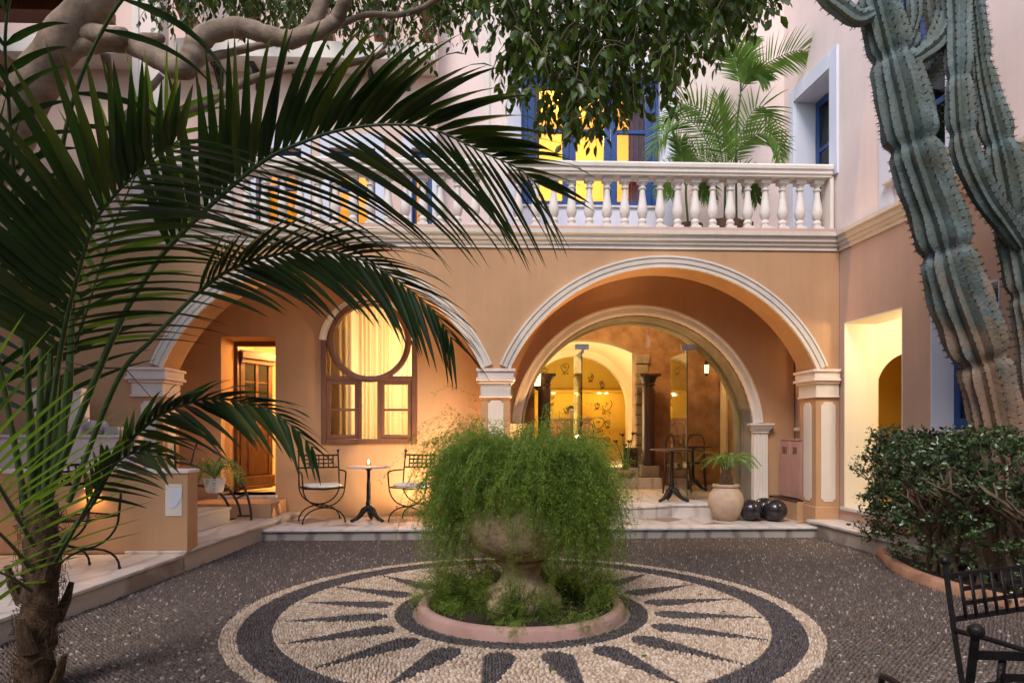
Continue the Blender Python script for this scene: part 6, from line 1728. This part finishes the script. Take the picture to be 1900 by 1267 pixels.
def cactus_arm(pts, halfw, ribs=8, joints=(), name='arm', tip=False, rot=0.0, sp_step=0.047):
    """pts: (px,py,depth); halfw: half widths in photo pixels"""
    Q = [onD(*q_) for q_ in pts]; P = catmull(Q, 10)
    m_ = max(30, int(sum((b-a).length for a, b in zip(P[:-1], P[1:]))/0.022)); P, tot = resample(P, m_)
    hw_ = [px2m(h, q_[2]) for h, q_ in zip(halfw, pts)]
    K = ribs*6; vs_, fs_ = [], []; spn = MB()
    a_ = None; acc = 0.0
    for i, p_ in enumerate(P):
        f = i/(m_-1); x = f*(len(hw_)-1); j = min(int(x), len(hw_)-2); r_ = hw_[j] + (hw_[j+1]-hw_[j])*(x-j)
        for jt in joints: r_ *= 1 - 0.20*math.exp(-((f-jt)*tot/0.05)**2) + 0.06*math.exp(-(((f-jt)*tot-0.16)/0.12)**2)
        if tip: r_ *= max(0.02, min(1, math.sqrt(max(0, 1 - ((f - 0.86)/0.14)**2)) if f > 0.86 else 1))
        T = (P[min(i+1, m_-1)] - P[max(i-1, 0)]).normalized()
        if a_ is None: a_ = T.cross(Vector((0, -1, 0.1))).normalized()
        a_ = (a_ - T*a_.dot(T)).normalized(); b_ = T.cross(a_)
        for k_ in range(K):
            th_ = 2*math.pi*k_/K + rot
            ph_ = (ribs*(th_-rot)/(2*math.pi)) % 1.0; w = (1 - 2*min(ph_, 1-ph_))**1.15
            kk = int(round(ribs*(th_-rot)/(2*math.pi))) % ribs
            rr_ = r_*(0.75 + 0.25*w)*(1 + 0.035*math.sin(i*0.13 + kk*2.1) + 0.02*math.sin(i*0.41 + kk))
            vs_.append(p_ + (a_*math.cos(th_) + b_*math.sin(th_))*rr_)
        acc += (P[i]-P[i-1]).length if i else 0
        if acc > sp_step:
            acc = 0
            for k_ in range(ribs):
                th_ = 2*math.pi*k_/ribs + rot; o_ = a_*math.cos(th_) + b_*math.sin(th_); c = p_ + o_*r_*0.995
                spn.tube([c - o_*0.006, c + o_*0.006], [0.008, 0.003], 5)
                for _ in range(5):
                    dv = (o_ + Vector((rnd.uniform(-.7, .7), rnd.uniform(-.7, .7), rnd.uniform(-.5, .5)))).normalized()
                    spn.tube([c, c + dv*rnd.uniform(0.014, 0.034)], [0.0018, 0.0006], 3, cap=False)
    for i in range(m_-1):
        for k_ in range(K): fs_.append((i*K+k_, i*K+(k_+1) % K, (i+1)*K+(k_+1) % K, (i+1)*K+k_))
    fs_.append(tuple(reversed(range(K)))); fs_.append(tuple((m_-1)*K + k_ for k_ in range(K)))
    k = MB(); k.add(vs_, fs_); o = k.build(name, 'cactus_skin', cc, ang=48)
    s_ = spn.build('spines', 'spine', o); s_['kind'] = 'stuff'
    return o
cactus_arm([(1905, 1075, 5.73), (1885, 930, 5.73), (1856, 810, 5.73), (1829, 691, 5.73), (1798, 600, 5.73), (1770, 522, 5.73), (1744, 420, 5.73), (1715, 335, 5.73), (1695, 271, 5.73), (1664, 136, 5.73), (1637, 34, 5.73), (1612, -60, 5.73), (1600, -140, 5.73)],
           [44, 43, 42, 44, 47, 52, 46, 45, 46, 46, 36, 36, 20], 14, (0.33, 0.50, 0.665, 0.80, 0.90), 'main_stem')
cactus_arm([(1618, 25, 5.63), (1590, 35, 5.63), (1560, 15, 5.63), (1532, -10, 5.63), (1510, -60, 5.63)], [12, 18, 18, 18, 17], 7, (), 'arm', False, 0.3)
cactus_arm([(1945, 1000, 5.78), (1940, 800, 5.78), (1925, 640, 5.78), (1902, 520, 5.78), (1885, 430, 5.78), (1870, 340, 5.78), (1855, 271, 5.78), (1838, 204, 5.78), (1823, 136, 5.78), (1813, 51, 5.78), (1806, -10, 5.78), (1800, -80, 5.78)],
           [38, 38, 36, 34, 33, 33, 33, 33, 25, 18, 17, 14], 13, (0.42, 0.55, 0.68, 0.82), 'main_stem', False, 0.2)
cactus_arm([(1893, 455, 5.70), (1862, 410, 5.64), (1835, 373, 5.61), (1808, 322, 5.58), (1790, 271, 5.58), (1782, 204, 5.58), (1778, 102, 5.58), (1776, 0, 5.58), (1772, -90, 5.58)],
           [16, 22, 24, 25, 24, 23, 24, 26, 22], 10, (0.42, 0.60), 'arm', False, 0.1)
cactus_arm([(1680, 122, 5.68), (1705, 105, 5.63), (1735, 80, 5.63), (1752, 45, 5.66), (1765, 0, 5.68), (1775, -60, 5.73)], [12, 19, 22, 21, 20, 18], 7, (), 'arm', False, 0.2)
cactus_arm([(1700, 165, 5.88), (1718, 140, 5.90), (1742, 108, 5.94), (1760, 80, 5.98)], [12, 20, 20, 18], 7, (), 'arm')
cactus_arm([(1678, 104, 5.70), (1686, 85, 5.66), (1696, 60, 5.64)], [8, 17, 15], 7, (), 'arm', True)
cactus_arm([(1692, 58, 5.88), (1698, 30, 5.88), (1697, 0, 5.88), (1700, -50, 5.88)], [9, 13, 14, 13], 7, (), 'arm')
cactus_arm([(1735, 60, 5.98), (1728, 20, 5.98), (1725, -30, 5.98)], [12, 14, 13], 7, (), 'arm')

# ================================================================== planting bed and jade hedge
bp_ = BED
kb = MB()
nrm_ = []
for i, p_ in enumerate(bp_):
    t = (bp_[min(i+1, len(bp_)-1)] - bp_[max(i-1, 0)]).normalized(); nrm_.append((Vector((t.y, -t.x, 0)), Vector((0, 0, 1))))
kb.sweep([p_ for p_ in bp_], [(-0.05, -0.02), (-0.05, 0.06), (-0.03, 0.085), (0.0, 0.095), (0.03, 0.085), (0.05, 0.06), (0.05, -0.02)], nrm_)
tag(kb.build('bed_kerb', 'kerb_terracotta', None, ang=60), 'rounded terracotta kerb along the jade hedge bed', 'kerb')
k = MB(); poly = [(p_.x, p_.y) for p_ in bp_] + [(4.78, 4.15), (4.62, 7.28)]
k.prism(poly, 'z', -0.02, 0.055); tag(k.build('bed_soil', 'soil', None), 'dark soil of the planting bed under jade hedge', 'soil', kind='structure')
jd = world_thing('jade_hedge', 'dense jade plant hedge with thick grey stems in the kerbed bed', 'hedge')
def bedx(y): return float(np.interp(y, bedY, bedX))
ends = []
NS = 26
for s_ in range(NS):
    y = 4.6 + 2.5*(s_ + rnd.random())/NS; x = bedx(y) + rnd.uniform(0.18, 0.45)
    b = Vector((min(x, 4.55), y, 0.04))
    k = MB()
    def grow(p_, d, L, r_, lev):
        n = 4; P = [p_.copy()]
        for i in range(n):
            d = (d + Vector((rnd.uniform(-.25, .25), rnd.uniform(-.25, .25), rnd.uniform(-.05, .2)))).normalized(); p_ = p_ + d*(L/n); P.append(p_.copy())
        k.tube(P, [r_*(1 - 0.35*i/n) for i in range(n+1)], 7 if lev < 2 else 5)
        if lev >= 3: ends.append((p_.copy(), d.copy())); return
        for c in range(rnd.choice((2, 2, 3)) if lev else 3):
            a = rnd.uniform(0, 6.28); nd = (d*0.75 + Vector((math.cos(a), math.sin(a), rnd.uniform(-0.1, 0.3)))*0.75).normalized()
            grow(p_, nd, L*rnd.uniform(0.62, 0.85), r_*0.66, lev+1)
    grow(b, Vector((rnd.uniform(-.2, .2), rnd.uniform(-.2, .2), 1)), rnd.uniform(0.34, 0.46), rnd.uniform(0.022, 0.038), 0)
    k.build('stem', 'jade_stem', jd, ang=60)
# leaf rosettes at the shoot ends and over the hedge's outer face
pts_ = [e[0] for e in ends]; 
for i in range(1150):
    y = rnd.uniform(4.45, 7.22); x0 = bedx(y) - 0.10; x1 = 4.62 - 0.056*(y - 7.0) - 0.03
    f = rnd.random()
    top = 1.25 + 0.07*math.sin(y*5) + 0.05*math.sin(y*13) + 0.04*rnd.random()
    if f < 0.42: p_ = Vector((rnd.uniform(x0, x1), y, top - abs(rnd.gauss(0, 0.10))))
    elif f < 0.85: p_ = Vector((x0 + abs(rnd.gauss(0, 0.09)) + 0.06*math.sin(y*7), y, rnd.uniform(0.45, top)))
    else: p_ = Vector((x0 + abs(rnd.gauss(0, 0.16)), y, rnd.uniform(0.12, 0.6)))
    if i < 210: p_.y = 7.22 + rnd.gauss(0, 0.06); p_.x = rnd.uniform(bedx(7.0) - 0.12, 4.55); p_.z = rnd.uniform(0.15, top)
    pts_.append(p_)
pts_ = [p_ for p_ in pts_ if p_.x < 4.66 - 0.056*(p_.y - 7.0) and p_.z < 1.42]
A_ = np.array([tuple(p_) for p_ in pts_]); n = len(A_); per = 11
Bp = np.repeat(A_, per, 0) + nrg.normal(0, 0.022, (n*per, 3)); dd = rdir(n*per, -0.5, 1.0); 
ll = nrg.uniform(0.022, 0.052, n*per)
o = leafcloud('leaf_mass', Bp, dd, rdir(n*per), ll, ll*nrg.uniform(0.5, 0.65, n*per), 'jade_green', jd, np.clip(np.repeat(nrg.normal(0.45, 0.22, n), per) + nrg.normal(0, 0.15, n*per), 0, 1), 0.12, -0.1); o['kind'] = 'stuff'
uplight((4.42, 6.75, 0.056), 9, 'small ground spotlight glowing behind the jade hedge', AMBER, 110, (0.35, 0.1, 1))

# ================================================================== palms in pots
mat('pot_brown', (0.16, 0.09, 0.06), (0.24, 0.15, 0.10), 6, 0.8, 0.3, 40)
FACE_OUT = lambda b: Vector((0, -1, 0.25))
def areca(label, Y, base_px, fronds, stems, pot=True):
    t = world_thing('areca_palm', label, 'palm')
    bx = onY(base_px, 300, Y).x
    if pot:
        k = MB(); k.lathe([(0.15, 0.0), (0.17, 0.04), (0.21, 0.24), (0.215, 0.28), (0.195, 0.28), (0.18, 0.22), (0.0, 0.22)], (bx, Y, Z1 - 0.015), 28); k.build('pot', 'pot_brown', t)
    for S in stems:
        MB().tube(catmull([Vector((bx + rnd.uniform(-.05, .05), Y + rnd.uniform(-.05, .05), Z1 + 0.2))] + [onY(x, y, Y) for x, y in S], 6), 0.016, 7).build('stem', 'petiole', t)
    for tr_, ln, dr in fronds:
        P = [onY(x, y, Y + dy) for x, y, dy in tr_]
        d = Y
        frond(t, [tuple(p_) for p_ in P], 32, 0.18, sd(ln*0.6, ln*1.25, ln*0.45, d, 62, 25, dr, 0.1), sd(ln*0.6, ln*1.25, ln*0.45, d, 62, 25, dr, 0.1), False, 0.009, 0.036, depthwise=False, material='areca_green', seg=6)
    return t
areca('tall potted palm on the terrace in front of the pale wall', 9.35, 1368,
      [([(1374, 175, 0), (1372, 140, 0), (1362, 105, -.05), (1345, 88, -.1), (1322, 100, -.15)], 62, 0.8), ([(1374, 172, 0), (1409, 131, 0), (1450, 104, 0), (1497, 96, 0), (1532, 140, 0)], 62, 1.0),
       ([(1374, 170, 0), (1388, 143, -.1), (1405, 138, -.2), (1425, 150, -.3)], 42, 1.0), ([(1374, 170, 0), (1380, 120, .1), (1385, 85, .2), (1400, 70, .25)], 50, 0.8)], [[(1366, 260), (1374, 175)]])
areca('bushy potted palm with low spreading fronds on the terrace', 9.25, 1345,
      [([(1345, 330, 0), (1310, 262, 0), (1280, 225, 0), (1240, 232, 0), (1212, 285, 0)], 62, 0.9), ([(1346, 330, 0), (1330, 250, -.1), (1300, 205, -.2), (1262, 195, -.3), (1225, 235, -.4)], 60, 0.8),
       ([(1350, 320, 0), (1385, 225, 0), (1415, 198, 0), (1440, 235, 0), (1450, 282, 0)], 58, 0.9), ([(1350, 330, 0), (1342, 260, 0), (1335, 210, 0), (1333, 180, 0)], 55, 0.6),
       ([(1350, 330, 0), (1375, 270, -.15), (1410, 248, -.3), (1440, 262, -.4), (1448, 300, -.45)], 50, 1.0), ([(1345, 335, 0), (1330, 310, -.2), (1312, 330, -.3), (1300, 370, -.35)], 45, 1.0),
       ([(1350, 335, 0), (1372, 318, -.1), (1392, 335, -.2), (1405, 375, -.25)], 42, 1.0), ([(1345, 330, 0), (1318, 300, .1), (1285, 290, .2), (1255, 320, .3), (1245, 365, .3)], 45, 1.0)],
      [[(1345, 380), (1346, 330)], [(1352, 380), (1350, 325)]])
areca('small potted palm beside the french window on the terrace', 9.45, 1275,
      [([(1272, 345, 0), (1258, 320, 0), (1240, 325, 0), (1228, 360, 0)], 42, 1.0), ([(1274, 345, 0), (1290, 315, 0), (1308, 330, 0), (1320, 370, 0)], 42, 1.0), ([(1273, 345, 0), (1268, 300, 0), (1262, 270, 0), (1250, 255, 0)], 42, 0.8)], [[(1273, 370), (1273, 345)]])
# cycad in a big jar by the entrance
q = onY(1347, 950, 9.10); cyd = world_thing('cycad_jar', 'pale terracotta jar holding a small cycad by the entrance step', 'potted plant')
k = MB(); k.lathe([(0.12, 0.0), (0.135, 0.01), (0.19, 0.09), (0.232, 0.20), (0.235, 0.28), (0.205, 0.37), (0.165, 0.425), (0.16, 0.44), (0.178, 0.455), (0.178, 0.48), (0.15, 0.485), (0.13, 0.44), (0.0, 0.43)], (q.x, 9.10, PZ), 40); k.build('jar', 'terracotta_pale', cyd, ang=50)
k = MB(); k.lathe([(0.10, 0.40), (0.105, 0.48), (0.085, 0.58), (0.05, 0.66), (0.0, 0.68)], (q.x, 9.10, PZ), 16); k.build('stump', 'fibre', cyd)
for i in range(13):
    a = i*2.4 + 0.3; e = 0.25 + 0.5*((i*7) % 13)/13; L_ = 0.40
    b = Vector((q.x, 9.10, PZ + 0.64)); h = Vector((math.cos(a), math.sin(a), 0))
    if math.sin(a) > 0.3: L_ = 0.33
    tr_ = [b + h*0.03, b + h*L_*0.35 + Vector((0, 0, L_*(0.25 + e*0.5))), b + h*L_*0.75 + Vector((0, 0, L_*(0.25 + e*0.6))), b + h*L_*1.1 + Vector((0, 0, L_*(0.05 + e*0.35)))]
    frond(cyd, [tuple(v_) for v_ in tr_], 22, 0.15, dict(len=(0.05, 0.15, 0.04), ang=(65, 35), droop=0.6, out=0.1), dict(len=(0.05, 0.15, 0.04), ang=(65, 35), droop=0.6, out=0.1), False, 0.006, 0.013, depthwise=False, material='areca_green', face=lambda b_: Vector((0.05, -0.2, 1)), seg=4)
# glowing pot fern on the steps
q = onY(398, 905, 8.30)
pt = world_thing('step_fern_pot', 'white pot with drooping fern on the marble steps behind iron rail', 'potted plant')
k = MB(); k.lathe([(0.08, 0.0), (0.10, 0.02), (0.125, 0.15), (0.13, 0.17), (0.115, 0.17), (0.0, 0.15)], (q.x, 8.30, 0.595), 28); k.build('pot', 'cushion', pt)
for i in range(26):
    a = rnd.uniform(0, 6.28); h = Vector((math.cos(a), math.sin(a)*0.8, 0)); b = Vector((q.x, 8.30, 0.595 + 0.15)); L_ = rnd.uniform(0.22, 0.36)
    tr_ = [b, b + h*L_*0.4 + Vector((0, 0, L_*rnd.uniform(0.5, 0.9))), b + h*L_*0.9 + Vector((0, 0, L_*rnd.uniform(0.3, 0.6))), b + h*L_*1.2 + Vector((0, 0, -L_*rnd.uniform(0.0, 0.4)))]
    frond(pt, [tuple(v_) for v_ in tr_], 16, 0.12, dict(len=(0.05, 0.06, 0.02), ang=(75, 50), droop=0.4, out=0.1), dict(len=(0.05, 0.06, 0.02), ang=(75, 50), droop=0.4, out=0.1), False, 0.003, 0.014, depthwise=False, material='areca_green', face=lambda b_: Vector((0.05, -0.3, 1)), seg=3)
uplight((q.x + 0.06, 8.48, 0.596), 7, 'amber spotlight behind the fern pot on the steps', AMBER, 120, (0.1, 0.6, 0.8))
wl = onY(172, 872, 6.60)
bl = world_thing('wall_step_light', 'small amber step light on the parapet behind the left chair', 'lamp')
k = MB(); k.box(wl.x - 0.06, wl.x + 0.06, 6.545, 6.599, 0.80, 0.86); k.build('housing', 'iron', bl, bevel=0.006)
k = MB(); k.box(wl.x - 0.05, wl.x + 0.05, 6.55, 6.595, 0.792, 0.7995); k.build('lens', 'lamp_glow', bl)
l = lamp('step_lamp', (wl.x, 6.56, 0.785), 7, AMBER, 0.03, bl, 'SPOT', (0, 0, 0), R(140))
wl2 = wl.x - 1.25
bl = world_thing('wall_step_light', 'small amber step light on the parapet deep behind the palm trunk', 'lamp')
k = MB(); k.box(wl2 - 0.06, wl2 + 0.06, 6.545, 6.599, 0.80, 0.86); k.build('housing', 'iron', bl, bevel=0.006)
k = MB(); k.box(wl2 - 0.05, wl2 + 0.05, 6.55, 6.595, 0.792, 0.7995); k.build('lens', 'lamp_glow', bl)
lamp('step_lamp', (wl2, 6.56, 0.785), 12, AMBER, 0.03, bl, 'SPOT', (0, 0, 0), R(150))
